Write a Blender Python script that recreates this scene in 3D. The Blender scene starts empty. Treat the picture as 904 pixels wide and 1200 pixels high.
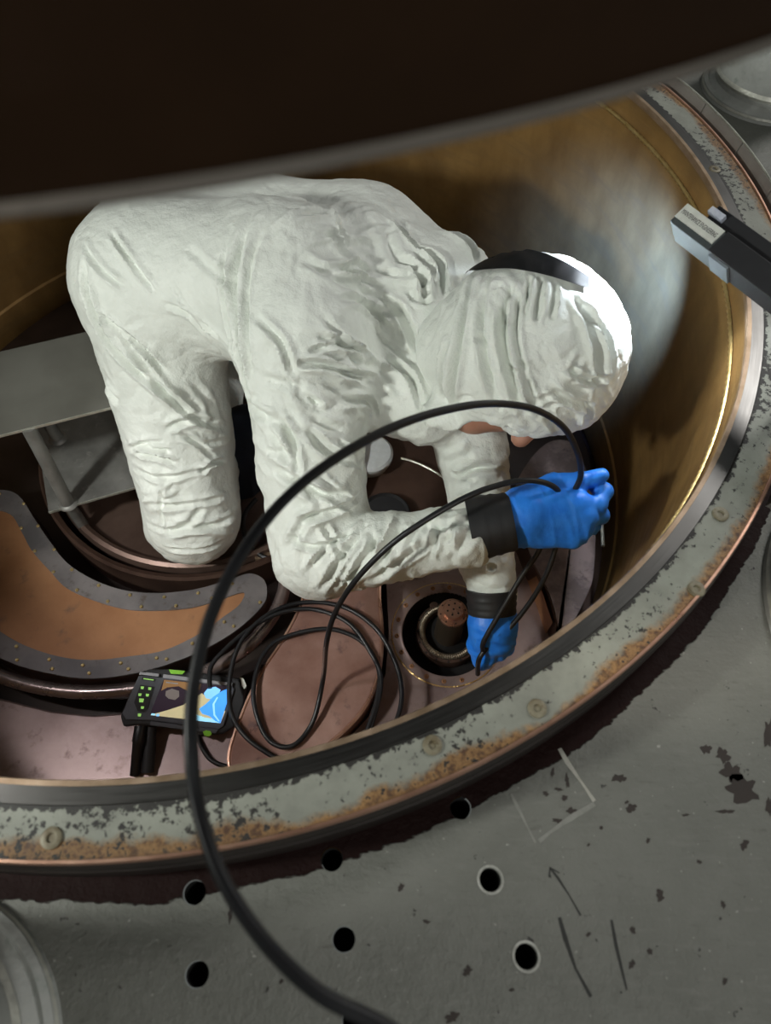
import bpy, bmesh, math, random
import numpy as np
from mathutils import Vector, Matrix
random.seed(7); np.random.seed(7)

# ------------------------------------------------------------------ camera
scene = bpy.context.scene
COL = scene.collection
R = 0.8                                   # inner radius of the round chamber (m)
FPX, PITCH, ROLL = 829.4, math.radians(58.693), math.radians(1.7575)
H = .842 * R                              # camera height above the rim
CX, CY = -.371 * R, 1.146 * R             # chamber axis
CAM = Vector((0, 0, H))
def ray(px, py):
    x = (px - 452) / FPX; y = -(py - 600) / FPX
    xx = math.cos(ROLL) * x - math.sin(ROLL) * y; yy = math.sin(ROLL) * x + math.cos(ROLL) * y
    return Vector((xx, math.cos(PITCH) + yy * math.sin(PITCH), -math.sin(PITCH) + yy * math.cos(PITCH)))
def at(px, py, z):                        # point of height z seen in that direction
    d = ray(px, py); return CAM + d * ((z - H) / d.z)
def pd(px, py, dist):                     # point at that distance from the photographer
    return CAM + ray(px, py).normalized() * dist

cam = bpy.data.cameras.new('camera'); camo = bpy.data.objects.new('camera', cam); COL.objects.link(camo)
fw = ray(452, 600).normalized(); rt = (ray(453, 600) - ray(452, 600)).normalized(); up = rt.cross(fw)
camo.matrix_world = Matrix(((rt.x, up.x, -fw.x, 0), (rt.y, up.y, -fw.y, 0), (rt.z, up.z, -fw.z, H), (0, 0, 0, 1)))
cam.sensor_fit = 'VERTICAL'; cam.sensor_height = 36; cam.sensor_width = 36 * 904 / 1200
cam.lens = FPX / 1200 * 36; cam.clip_start = .02; cam.clip_end = 50
cam.dof.use_dof = True; cam.dof.focus_distance = 1.12; cam.dof.aperture_fstop = cam.lens / 5.0
scene.camera = camo

# ------------------------------------------------------------------ light
w = bpy.data.worlds.new('world'); scene.world = w; w.use_nodes = True
bg = w.node_tree.nodes['Background']; bg.inputs[0].default_value = (.93, 1.0, .95, 1); bg.inputs[1].default_value = .125
def light(name, kind, loc, target, power, color, **kw):
    l = bpy.data.lights.new(name, kind); o = bpy.data.objects.new(name, l); COL.objects.link(o)
    l.energy = power; l.color = color; o.location = loc
    o.rotation_euler = (Vector(target) - Vector(loc)).to_track_quat('-Z', 'Y').to_euler()
    for k, v in kw.items(): setattr(l, k, v)
    return o
light('photographer_lamp', 'SPOT', (-1.00, .02, .62), (-.02, .80, -.30), 46, (.97, 1.0, .93), spot_size=math.radians(75), spot_blend=.7, shadow_soft_size=.06)
light('added_wall_fill', 'SPOT', (-.30, .12, .74), (.52, .74, -.28), 60, (1, .92, .80), spot_size=math.radians(46), spot_blend=.9, shadow_soft_size=.03)  # added spot that brightens the right wall; no such torch is seen
light('added_floor_fill', 'SPOT', (-.98, .33, .70), (-.16, .42, -.60), 15, (1, .95, .95), spot_size=math.radians(46), spot_blend=.7, shadow_soft_size=.03)  # added unseen spot to lift the front of the chamber floor
light('hall_lamp', 'AREA', (.9, -1.5, 1.7), (.3, .1, 0), 6, (1, .98, .93), shape='DISK', size=.5)
light('hall_lamp_far', 'AREA', (2.7, 3.0, 2.5), (.5, .7, 0), 60, (1, .99, .96), shape='DISK', size=.75)
light('added_front_fill', 'AREA', (.55, -.75, .95), (-.05, .8, -.25), 3.5, (1, 1, .95), shape='DISK', size=.3)  # added low front fill, not a visible fixture
vs = scene.view_settings
vs.view_transform = 'Standard'; vs.look = 'None'; vs.gamma = 1; vs.use_curve_mapping = False; vs.exposure = 0.0

# ------------------------------------------------------------------ materials
def newmat(name):
    m = bpy.data.materials.new(name); m.use_nodes = True
    nt = m.node_tree; return m, nt, nt.nodes['Principled BSDF']
def N(nt, t, **kw):
    n = nt.nodes.new(t)
    for k, v in kw.items():
        if k == 'ins':
            for a, b in v.items():
                if isinstance(b, bpy.types.NodeSocket): nt.links.new(b, n.inputs[a])
                else: n.inputs[a].default_value = b
        else: setattr(n, k, v)
    return n
def c4(c): return (c[0], c[1], c[2], 1)
def mix(nt, f, a, b):
    n = nt.nodes.new('ShaderNodeMix'); n.data_type = 'RGBA'
    for i, v in ((0, f), (6, a), (7, b)):
        if isinstance(v, bpy.types.NodeSocket): nt.links.new(v, n.inputs[i])
        else: n.inputs[i].default_value = c4(v) if i else v
    return n.outputs[2]
def ramp(nt, f, a, b, c0=0., c1=1.):
    n = nt.nodes.new('ShaderNodeMapRange'); nt.links.new(f, n.inputs[0])
    n.inputs[1].default_value = a; n.inputs[2].default_value = b; n.inputs[3].default_value = c0; n.inputs[4].default_value = c1
    return n.outputs[0]
def math_(nt, op, a, b=0.):
    n = nt.nodes.new('ShaderNodeMath'); n.operation = op
    for i, v in ((0, a), (1, b)):
        if isinstance(v, bpy.types.NodeSocket): nt.links.new(v, n.inputs[i])
        else: n.inputs[i].default_value = v
    return n.outputs[0]
def wpos(nt): return nt.nodes.new('ShaderNodeNewGeometry').outputs['Position']
def noise(nt, vec, scale, detail=4, rough=.55, sc=None):
    if sc:
        mp = N(nt, 'ShaderNodeMapping', ins={0: vec, 3: sc}); vec = mp.outputs[0]
    return N(nt, 'ShaderNodeTexNoise', ins={'Vector': vec, 'Scale': scale, 'Detail': detail, 'Roughness': rough}).outputs[0]
def bump(nt, b, h, s, d=.002):
    n = N(nt, 'ShaderNodeBump', ins={'Strength': s, 'Distance': d, 'Height': h}); nt.links.new(n.outputs[0], b.inputs['Normal'])
def mottled(name, ca, cb, metal=0., rough=.5, scale=14, lo=.35, hi=.65, bs=.15, fine=140, cc=None, bd=.001):
    m, nt, b = newmat(name); p = wpos(nt)
    n = noise(nt, p, scale, 6, .6); col = mix(nt, ramp(nt, n, lo, hi), ca, cb)
    if cc: col = mix(nt, ramp(nt, noise(nt, p, scale * 3.1, 5, .65), .58, .72), col, cc)
    nt.links.new(col, b.inputs['Base Color']); b.inputs['Metallic'].default_value = metal
    nt.links.new(ramp(nt, n, .3, .7, rough - .08, rough + .1), b.inputs['Roughness'])
    if bs: bump(nt, b, noise(nt, p, fine, 3), bs, bd)
    return m
def plain(name, c, rough=.5, metal=0., emit=0., coat=0.):
    m, nt, b = newmat(name); n = noise(nt, wpos(nt), 60, 3)
    nt.links.new(mix(nt, ramp(nt, n, .3, .7), [v * .9 for v in c], [min(1, v * 1.08) for v in c]), b.inputs['Base Color'])
    b.inputs['Roughness'].default_value = rough; b.inputs['Metallic'].default_value = metal; b.inputs['Coat Weight'].default_value = coat
    if emit:
        b.inputs['Emission Color'].default_value = c4(c); b.inputs['Emission Strength'].default_value = emit
    return m
def radial(nt):                            # distance from the chamber axis / R
    s = N(nt, 'ShaderNodeSeparateXYZ', ins={0: wpos(nt)})
    dx = math_(nt, 'SUBTRACT', s.outputs[0], CX); dy = math_(nt, 'SUBTRACT', s.outputs[1], CY)
    r = math_(nt, 'SQRT', math_(nt, 'ADD', math_(nt, 'MULTIPLY', dx, dx), math_(nt, 'MULTIPLY', dy, dy)))
    ang = math_(nt, 'ARCTAN2', dy, dx)
    return math_(nt, 'DIVIDE', r, R), ang, s.outputs[2]

M = {}
M['copper'] = mottled('copper_plate', (.36, .19, .15), (.52, .32, .265), .5, .34, 9, cc=(.25, .15, .14))
M['copper_orange'] = mottled('copper_orange', (.33, .15, .07), (.45, .225, .11), .4, .45, 7, cc=(.24, .13, .08))
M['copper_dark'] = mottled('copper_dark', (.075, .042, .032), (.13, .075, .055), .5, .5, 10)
M['void_floor'] = mottled('shaded_dark_copper', (.022, .014, .011), (.045, .028, .022), .3, .5, 10)  # oxidised copper, darkened further to hold the shade of the gaps
M['dish'] = mottled('dish_copper', (.12, .075, .06), (.20, .13, .105), .5, .36, 8)
M['pipe'] = mottled('pipe_copper', (.24, .19, .185), (.36, .28, .265), .75, .27, 12)
M['copper_bright'] = mottled('copper_bright', (.50, .27, .19), (.62, .38, .28), .8, .32, 16)
M['copper_purple'] = mottled('copper_purple', (.29, .205, .195), (.43, .325, .31), .5, .34, 9, cc=(.20, .135, .13))
M['copper_grey'] = mottled('copper_grey', (.10, .07, .065), (.24, .175, .165), .35, .42, 16, .4, .62, cc=(.075, .05, .05))
M['bronze'] = mottled('bronze_edge', (.36, .25, .16), (.48, .35, .25), .7, .4, 40)
M['gold'] = mottled('weld_bead', (.62, .42, .15), (.78, .58, .26), .8, .35, 90, bs=.5, fine=300)
M['grey_strip'] = mottled('grey_strip', (.12, .11, .115), (.20, .18, .18), .3, .5, 12, cc=(.1, .08, .07))
M['steel'] = mottled('stool_steel', (.20, .195, .185), (.30, .295, .28), .55, .5, 14, cc=(.34, .33, .31))
M['steel_top'] = mottled('stool_top', (.13, .125, .108), (.165, .16, .14), .2, .6, 10)
M['steel_edge'] = mottled('stool_edge', (.55, .55, .48), (.75, .75, .66), .7, .35, 60)
M['brass'] = plain('brass_screw', (.75, .58, .28), .3, .8)
M['black'] = plain('black_rubber', (.010, .010, .012), .42)
M['black_matte'] = plain('black_plastic', (.022, .022, .025), .6)
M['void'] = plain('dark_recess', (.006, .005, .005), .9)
M['cuff'] = plain('black_tape', (.018, .018, .02), .55)
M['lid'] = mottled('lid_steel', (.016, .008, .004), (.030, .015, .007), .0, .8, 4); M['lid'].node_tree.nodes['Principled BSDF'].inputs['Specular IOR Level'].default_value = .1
M['lid_edge_lit'] = mottled('lid_lip_lit', (.11, .095, .08), (.17, .15, .13), .2, .6, 6)  # lip colour lightened to stand in for light caught on the lower edge
M['dark_ring'] = mottled('dark_side', (.03, .024, .022), (.05, .04, .036), .4, .45, 10)
M['column'] = mottled('column_paint', (.36, .37, .35), (.52, .53, .50), .0, .45, 12, cc=(.30, .33, .30), bs=.5, fine=60, bd=.004)
M['column_edge'] = mottled('column_weld', (.50, .50, .45), (.68, .68, .60), .3, .35, 60, bs=.6, fine=200)
M['glove'] = None
M['skin'] = mottled('skin', (.42, .20, .13), (.50, .26, .18), 0, .5, 30)
M['navy'] = plain('navy_cloth', (.02, .03, .055), .8)
M['white_plastic'] = plain('white_plastic', (.75, .78, .8), .4)
M['paper'] = plain('label_white', (.66, .67, .62), .6)
M['lamp_grey'] = plain('lamp_grey', (.065, .075, .08), .6)
M['lamp_pale'] = plain('lamp_pale', (.19, .22, .245), .55)
M['ink'] = plain('ink', (.03, .03, .03), .7)
M['bezel'] = plain('bezel_grey', (.10, .105, .125), .5)
M['bezel_light'] = plain('bezel_light', (.42, .42, .46), .4)
M['green'] = plain('green_button', (.30, .72, .06), .45)
M['green_key'] = plain('green_key', (.45, .9, .2), .5, emit=.35)
M['scr_dark'] = plain('screen_dark', (.03, .02, .03), .15, emit=.6)
M['scr_brown'] = plain('screen_brown', (.22, .12, .05), .15, emit=.8)
M['scr_tan'] = plain('screen_tan', (.48, .42, .24), .15, emit=.9)
M['scr_grey'] = plain('screen_grey', (.14, .12, .11), .15, emit=.8)
M['scr_blue'] = plain('screen_blue', (.07, .35, .95), .15, emit=.9)
M['scr_blue2'] = plain('screen_blue_pale', (.22, .55, .95), .15, emit=.9)
M['scr_sky'] = plain('screen_sky', (.35, .75, 1.0), .15, emit=.9)
M['led'] = plain('led_panel', (.75, .87, 1.0), .3, emit=6)

def cloth_mat(name, base, dark):
    m, nt, b = newmat(name); p = wpos(nt)
    n1 = noise(nt, p, 26, 5, .6); n2 = noise(nt, p, 85, 5, .6)
    v = N(nt, 'ShaderNodeTexVoronoi', feature='DISTANCE_TO_EDGE', ins={'Vector': N(nt, 'ShaderNodeMapping', ins={0: p, 1: (3, 1, 2)}).outputs[0], 'Scale': 24.}).outputs[0]
    h = math_(nt, 'ADD', math_(nt, 'ADD', math_(nt, 'MULTIPLY', n1, 1.0), math_(nt, 'MULTIPLY', n2, .30)), math_(nt, 'MULTIPLY', v, .35))
    nt.links.new(mix(nt, ramp(nt, n1, .35, .65), dark, base), b.inputs['Base Color'])
    b.inputs['Roughness'].default_value = .62; b.inputs['Sheen Weight'].default_value = .1
    bump(nt, b, h, .55, .010); return m
M['suit'] = cloth_mat('white_coverall', (.80, .83, .78), (.74, .77, .72))
def glove_mat():
    m, nt, b = newmat('blue_nitrile'); p = wpos(nt)
    n = noise(nt, p, 90, 3, .5, (1, .35, 1)); b.inputs['Roughness'].default_value = .42
    nt.links.new(mix(nt, ramp(nt, n, .35, .65), (.014, .20, .86), (.03, .26, .95)), b.inputs['Base Color'])
    bump(nt, b, n, .35, .004); return m
M['glove'] = glove_mat()
def wall_mat():
    m, nt, b = newmat('brass_wall'); r, ang, z = radial(nt)
    cv = N(nt, 'ShaderNodeCombineXYZ', ins={0: math_(nt, 'MULTIPLY', ang, 1.), 1: math_(nt, 'MULTIPLY', z, 1.)}).outputs[0]
    n = noise(nt, cv, 7, 6, .6, (1.6, 1, 1)); n2 = noise(nt, cv, 12, 5, .6, (.5, 3, 1))
    col = mix(nt, ramp(nt, n, .32, .68), (.25, .14, .048), (.39, .23, .08))
    col = mix(nt, ramp(nt, n2, .5, .75), col, (.27, .165, .066))
    nt.links.new(col, b.inputs['Base Color']); b.inputs['Metallic'].default_value = .42
    nt.links.new(ramp(nt, n2, .3, .7, .34, .48), b.inputs['Roughness'])
    bump(nt, b, noise(nt, cv, 40, 4, .6, (1, 6, 1)), .06, .003); return m
M['wall'] = wall_mat()
def band_mat():
    m, nt, b = newmat('machined_band'); r, ang, z = radial(nt)
    n = noise(nt, wpos(nt), 9, 5); cv = N(nt, 'ShaderNodeCombineXYZ', ins={0: r, 1: math_(nt, 'MULTIPLY', ang, .02)}).outputs[0]
    n2 = noise(nt, cv, 500, 3)
    nt.links.new(mix(nt, ramp(nt, n, .3, .7), (.115, .11, .105), (.165, .16, .155)), b.inputs['Base Color'])
    b.inputs['Metallic'].default_value = 1.; nt.links.new(ramp(nt, n2, .3, .7, .30, .38), b.inputs['Roughness'])
    bump(nt, b, n2, .06, .0005); return m
M['band'] = band_mat()
def flange_mat():
    m, nt, b = newmat('chipped_flange_paint'); r, ang, z = radial(nt); p = wpos(nt)
    n1 = noise(nt, p, 16, 6, .65); n2 = noise(nt, p, 120, 6, .7); n3 = noise(nt, p, 7, 4)
    paint = mix(nt, ramp(nt, n1, .35, .65), (.20, .205, .175), (.285, .295, .25))
    # rust grows towards the outer edge, chips towards the inner edge
    e = ramp(nt, r, 1.045, 1.083); t = math_(nt, 'ADD', math_(nt, 'MULTIPLY', e, .50), math_(nt, 'ADD', math_(nt, 'MULTIPLY', n1, .75), math_(nt, 'MULTIPLY', n3, .85)))
    rust = mix(nt, ramp(nt, n2, .38, .62), (.07, .032, .015), (.36, .20, .075))
    col = mix(nt, ramp(nt, t, 1.03, 1.16), paint, rust)
    ei = ramp(nt, r, 1.036, 1.026); ch = math_(nt, 'ADD', math_(nt, 'MULTIPLY', ei, .22), math_(nt, 'ADD', math_(nt, 'MULTIPLY', n2, .9), math_(nt, 'MULTIPLY', n3, .50)))
    chm = ramp(nt, ch, .775, .80)
    col = mix(nt, chm, col, (.018, .016, .014))
    nt.links.new(col, b.inputs['Base Color']); b.inputs['Roughness'].default_value = .6
    bump(nt, b, math_(nt, 'SUBTRACT', n2, chm), .35, .002); return m
M['flange'] = flange_mat()
def deck_mat():
    m, nt, b = newmat('grey_deck_paint'); r, ang, z = radial(nt); p = wpos(nt)
    n1 = noise(nt, p, 10, 5, .6); n2 = noise(nt, p, 60, 6, .7); n3 = noise(nt, p, 28, 5, .6); n4 = noise(nt, p, 5, 3)
    col = mix(nt, ramp(nt, n1, .3, .7), (.145, .147, .128), (.185, .187, .165))
    st_ = noise(nt, p, 30, 5, .65, (1.2, 5, 1)); col = mix(nt, ramp(nt, st_, .52, .70), col, (.185, .185, .165)); col = mix(nt, ramp(nt, st_, .40, .28), col, (.13, .128, .112))
    col = mix(nt, ramp(nt, n2, .655, .675), col, (.03, .026, .024))
    n5 = noise(nt, p, 130, 4, .6); col = mix(nt, ramp(nt, n5, .68, .71), col, (.34, .34, .31))
    nn = N(nt, 'ShaderNodeCombineXYZ', ins={0: math_(nt, 'MULTIPLY', ang, 1.)}).outputs[0]
    wob = math_(nt, 'ADD', math_(nt, 'MULTIPLY', noise(nt, nn, 5, 6, .65), .03), math_(nt, 'MULTIPLY', math_(nt, 'ADD', n3, math_(nt, 'MULTIPLY', st_, 1.2)), .011))
    edge = math_(nt, 'ADD', 1.090, wob)
    br = ramp(nt, math_(nt, 'SUBTRACT', r, edge), .0007, -.0007)
    col = mix(nt, br, col, mix(nt, n3, (.012, .005, .0045), (.020, .009, .008)))
    nt.links.new(col, b.inputs['Base Color']); b.inputs['Roughness'].default_value = .5; nt.links.new(ramp(nt, br, 0., 1., .5, .08), b.inputs['Specular IOR Level'])
    bump(nt, b, math_(nt, 'ADD', math_(nt, 'MULTIPLY', n2, .7), math_(nt, 'MULTIPLY', br, -.4)), .9, .005); return m
M['deck'] = deck_mat()

# ------------------------------------------------------------------ mesh helpers
def obj(name, bm, mat, parent=None, smooth=True, bevel=0.):
    if isinstance(bm, bpy.types.Mesh): me = bm
    else:
        bmesh.ops.recalc_face_normals(bm, faces=bm.faces[:])
        me = bpy.data.meshes.new(name); bm.to_mesh(me); bm.free()
    me.materials.clear(); me.materials.append(M[mat] if isinstance(mat, str) else mat)
    if smooth:
        me.polygons.foreach_set('use_smooth', [True] * len(me.polygons))
        me.set_sharp_from_angle(angle=math.radians(38))
    o = bpy.data.objects.new(name, me); COL.objects.link(o)
    if parent: o.parent = parent; o.matrix_parent_inverse = parent.matrix_world.inverted()
    if bevel:
        b = o.modifiers.new('bevel', 'BEVEL'); b.width = bevel; b.segments = 2; b.limit_method = 'ANGLE'
    return o
def tag(o, label, cat, group=None):
    o['label'] = label; o['category'] = cat
    if group: o['group'] = group
    return o
def struct(o, label=None, cat=None):
    o['kind'] = 'structure'
    if label: o['label'] = label
    if cat: o['category'] = cat
    return o
def thing(name, label, cat, loc, group=None):
    o = bpy.data.objects.new(name, None); COL.objects.link(o); o.location = loc; o.empty_display_size = .05
    bpy.context.view_layer.update(); o.matrix_world = Matrix.Translation(Vector(loc))
    return tag(o, label, cat, group)
def rings(bm, prof, cx, cy, n=128, a0=0., a1=2 * math.pi, closed_prof=False):
    """lathe: prof = [(r, z)...] around the vertical axis at cx, cy"""
    full = abs(a1 - a0 - 2 * math.pi) < 1e-6; m = n if full else n + 1
    vs = [[bm.verts.new((cx + r * math.cos(a0 + (a1 - a0) * i / n), cy + r * math.sin(a0 + (a1 - a0) * i / n), z)) for i in range(m)] for r, z in prof]
    L = len(prof)
    for j in range(L if closed_prof else L - 1):
        A, B = vs[j], vs[(j + 1) % L]
        for i in range(n):
            k = (i + 1) % m; bm.faces.new((A[i], A[k], B[k], B[i]))
    if not full and closed_prof:
        bm.faces.new([vs[j][0] for j in range(L)]); bm.faces.new([vs[j][-1] for j in reversed(range(L))])
    return vs
def lathe(prof, cx, cy, **k):
    bm = bmesh.new(); rings(bm, prof, cx, cy, **k); return bm
def solid(prof, cx, cy, n=48):
    """closed lathe: profile from the axis to the axis"""
    bm = bmesh.new(); pr = [p for p in prof if p[0] > 1e-6]; v = rings(bm, pr, cx, cy, n)
    bm.faces.new(v[0]); bm.faces.new(v[-1]); return bm
def prism(pts, z0, z1):
    bm = bmesh.new(); a = [bm.verts.new((p[0], p[1], z0)) for p in pts]; b = [bm.verts.new((p[0], p[1], z1)) for p in pts]; n = len(pts)
    bm.faces.new(a); bm.faces.new(b)
    for i in range(n): bm.faces.new((a[i], a[(i + 1) % n], b[(i + 1) % n], b[i]))
    return bm
def catmull(P, sub=8, closed=False):
    P = [Vector(p) for p in P]; n = len(P); out = []
    rng = range(n) if closed else range(n - 1)
    for i in rng:
        g = lambda k: P[k % n] if closed else P[max(0, min(n - 1, k))]
        p0, p1, p2, p3 = g(i - 1), g(i), g(i + 1), g(i + 2)
        for s in range(sub):
            t = s / sub; out.append(.5 * ((2 * p1) + (p2 - p0) * t + (2 * p0 - 5 * p1 + 4 * p2 - p3) * t * t + (3 * p1 - p0 - 3 * p2 + p3) * t ** 3))
    if not closed: out.append(P[-1])
    return out
def tube_into(bm, P, rad, n=12, closed=False, caps=True):
    P = [Vector(p) for p in P]; m = len(P); vs = []; u = None
    for i in range(m):
        if closed: t = P[(i + 1) % m] - P[i - 1]
        else: t = P[min(i + 1, m - 1)] - P[max(i - 1, 0)]
        t.normalize()
        if u is None: u = t.orthogonal().normalized()
        else: u = (u - t * u.dot(t)).normalized()
        v = t.cross(u); r = rad[i] if hasattr(rad, '__len__') else rad
        vs.append([bm.verts.new(P[i] + (u * math.cos(2 * math.pi * k / n) + v * math.sin(2 * math.pi * k / n)) * r) for k in range(n)])
    for i in range(m if closed else m - 1):
        A, B = vs[i], vs[(i + 1) % m]
        for k in range(n): bm.faces.new((A[k], A[(k + 1) % n], B[(k + 1) % n], B[k]))
    if caps and not closed: bm.faces.new(vs[0]); bm.faces.new(vs[-1])
def tube(P, rad, n=12, **k):
    bm = bmesh.new(); tube_into(bm, P, rad, n, **k); return bm
def boxm(c, ax, ay, az, sx, sy, sz):
    """box centred at c, half-extents along given axes"""
    bm = bmesh.new(); c = Vector(c)
    v = [bm.verts.new(c + ax * (sx * i) + ay * (sy * j) + az * (sz * k)) for i in (-1, 1) for j in (-1, 1) for k in (-1, 1)]
    for f in ((0, 1, 3, 2), (4, 6, 7, 5), (0, 4, 5, 1), (2, 3, 7, 6), (0, 2, 6, 4), (1, 5, 7, 3)): bm.faces.new([v[i] for i in f])
    return bm
def slab(c, ax, ay, az, pts, z0, z1):
    """extruded outline in the plane of ax, ay"""
    bm = bmesh.new(); c = Vector(c); n = len(pts)
    a = [bm.verts.new(c + ax * p[0] + ay * p[1] + az * z0) for p in pts]; b = [bm.verts.new(c + ax * p[0] + ay * p[1] + az * z1) for p in pts]
    bm.faces.new(a); bm.faces.new(b)
    for i in range(n): bm.faces.new((a[i], a[(i + 1) % n], b[(i + 1) % n], b[i]))
    return bm
def circ_pts(cx, cy, r, n=24): return [(cx + r * math.cos(2 * math.pi * i / n), cy + r * math.sin(2 * math.pi * i / n)) for i in range(n)]
def ang_of(px, py, z=0.):
    p = at(px, py, z); return math.atan2(p.y - CY, p.x - CX)
def plate_with_holes(outer, holes, z):
    bm = bmesh.new()
    for loop in [outer] + holes:
        v = [bm.verts.new((p[0], p[1], z)) for p in loop]
        for i in range(len(v)): bm.edges.new((v[i], v[(i + 1) % len(v)]))
    bmesh.ops.triangle_fill(bm, use_beauty=True, use_dissolve=False, edges=bm.edges[:], normal=(0, 0, 1))
    return bm

# ------------------------------------------------------------------ implicit surfaces (body, hood, hands)
def vnoise(P, seed=0):
    P = np.asarray(P, np.float32); i = np.floor(P).astype(np.int64); f = P - i; f = f * f * (3 - 2 * f)
    def hsh(a, b, c):
        h = (a * 374761393 + b * 668265263 + c * 2147483647 + seed * 974711) & 0xffffffff
        h = ((h ^ (h >> 13)) * 1274126177) & 0xffffffff
        return ((h ^ (h >> 16)) & 0xffff).astype(np.float32) / 65535.
    o = np.zeros(len(P), np.float32)
    for a in (0, 1):
        for b in (0, 1):
            for c in (0, 1):
                wgt = (f[:, 0] if a else 1 - f[:, 0]) * (f[:, 1] if b else 1 - f[:, 1]) * (f[:, 2] if c else 1 - f[:, 2])
                o += wgt * hsh(i[:, 0] + a, i[:, 1] + b, i[:, 2] + c)
    return o
def smin(a, b, k):
    h = np.clip(.5 + .5 * (b - a) / k, 0, 1); return b * (1 - h) + a * h - k * h * (1 - h)
def sd_cap(P, a, b, ra, rb):
    a = np.asarray(a, np.float32); b = np.asarray(b, np.float32); ab = b - a
    t = np.clip(((P - a) @ ab) / max(1e-9, float(ab @ ab)), 0, 1)
    return np.sqrt((((P - a) - t[..., None] * ab) ** 2).sum(-1)) - (ra + (rb - ra) * t)
def sd_ell(P, c, r, rot=None):
    q = P - np.asarray(c, np.float32)
    if rot is not None: q = q @ np.asarray(rot, np.float32)
    r = np.asarray(r, np.float32); k0 = np.sqrt(((q / r) ** 2).sum(-1)); k1 = np.sqrt(((q / (r * r)) ** 2).sum(-1))
    return k0 * (k0 - 1) / np.maximum(k1, 1e-6)
def surface(fn, lo, hi, h):
    lo = np.asarray(lo, np.float32); n = np.ceil((np.asarray(hi) - lo) / h).astype(int) + 1
    g = np.stack(np.meshgrid(*[lo[i] + np.arange(n[i], dtype=np.float32) * h for i in range(3)], indexing='ij'), -1)
    F = fn(g).astype(np.float32)
    cn = n - 1; acc = np.zeros((*cn, 3), np.float32); cnt = np.zeros(cn, np.float32)
    corners = [(i, j, k) for i in (0, 1) for j in (0, 1) for k in (0, 1)]
    sub = lambda o: F[o[0]:o[0] + cn[0], o[1]:o[1] + cn[1], o[2]:o[2] + cn[2]]
    for a in corners:
        for ax in range(3):
            if a[ax]: continue
            b = list(a); b[ax] = 1; fa, fb = sub(a), sub(b); m = (fa < 0) != (fb < 0)
            t = np.where(m, fa / np.where(m, fa - fb, 1), 0)
            for d in range(3): acc[..., d] += np.where(m, a[d] + (t if d == ax else 0), 0)
            cnt += m
    act = cnt > 0; idx = -np.ones(cn, np.int64); idx[act] = np.arange(act.sum())
    ii = np.argwhere(act); V = lo + (ii + acc[act] / cnt[act][:, None]) * h
    Q = []
    for ax in range(3):
        u, v = (ax + 1) % 3, (ax + 2) % 3
        s0 = [slice(1, cn[d]) for d in range(3)]; s0[ax] = slice(0, cn[ax]); s1 = list(s0); s1[ax] = slice(1, cn[ax] + 1)
        A = F[tuple(s0)] < 0; B = F[tuple(s1)] < 0
        for m, flip in ((A & ~B, False), (~A & B, True)):
            p = np.argwhere(m)
            if not len(p): continue
            for d in range(3):
                if d != ax: p[:, d] += 1
            def cell(du, dv):
                q = p.copy(); q[:, u] -= du; q[:, v] -= dv; return idx[q[:, 0], q[:, 1], q[:, 2]]
            quad = np.stack([cell(1, 1), cell(0, 1), cell(0, 0), cell(1, 0)], 1)
            Q.append(quad[:, ::-1] if flip else quad)
    Q = np.concatenate(Q); Q = Q[(Q >= 0).all(1)]
    return V, Q
def to_mesh(name, V, Q):
    me = bpy.data.meshes.new(name); me.vertices.add(len(V)); me.vertices.foreach_set('co', V.astype(np.float32).ravel())
    me.loops.add(Q.size); me.loops.foreach_set('vertex_index', Q.astype(np.int32).ravel())
    me.polygons.add(len(Q)); me.polygons.foreach_set('loop_start', np.arange(0, Q.size, 4, dtype=np.int32))
    me.update(calc_edges=True); me.validate(); return me
def scatter(idx, W, n): return np.stack([np.bincount(idx, W[:, d], n) for d in range(3)], 1)
def relax(V, Q, it=2, lam=.5):
    n = len(V); V = V.astype(float); a = np.concatenate([Q[:, k] for k in range(4)] * 2); b = np.concatenate([Q[:, (k + 1) % 4] for k in range(4)] + [Q[:, k - 1] for k in range(4)])
    C = np.maximum(np.bincount(a, minlength=n), 1)[:, None]
    for _ in range(it): V = V + lam * (scatter(a, V[b], n) / C - V)
    return V
def vnormals(V, Q):
    fn = np.cross(V[Q[:, 2]] - V[Q[:, 0]], V[Q[:, 3]] - V[Q[:, 1]])
    nn = scatter(np.concatenate([Q[:, k] for k in range(4)]), np.concatenate([fn] * 4), len(V))
    return nn / np.maximum(np.linalg.norm(nn, axis=1), 1e-12)[:, None]
def folds(V, e1, w1, w2, seed, sharp=1.):
    """cloth folds running across direction e1: short wavelength w1 along it, long w2 across"""
    e1 = np.asarray(e1, float); e1 /= np.linalg.norm(e1); h = np.array([.31, .57, .76]); e2 = np.cross(e1, h); e2 /= np.linalg.norm(e2); e3 = np.cross(e1, e2)
    wob = vnoise(V / .11 + 7, seed + 5)[:, None] * 1.6
    q = np.c_[V @ e1 / w1, V @ e2 / w2, V @ e3 / w2] + wob
    n = vnoise(q, seed); n = 1 - np.abs(2 * n - 1); return n ** sharp

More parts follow.
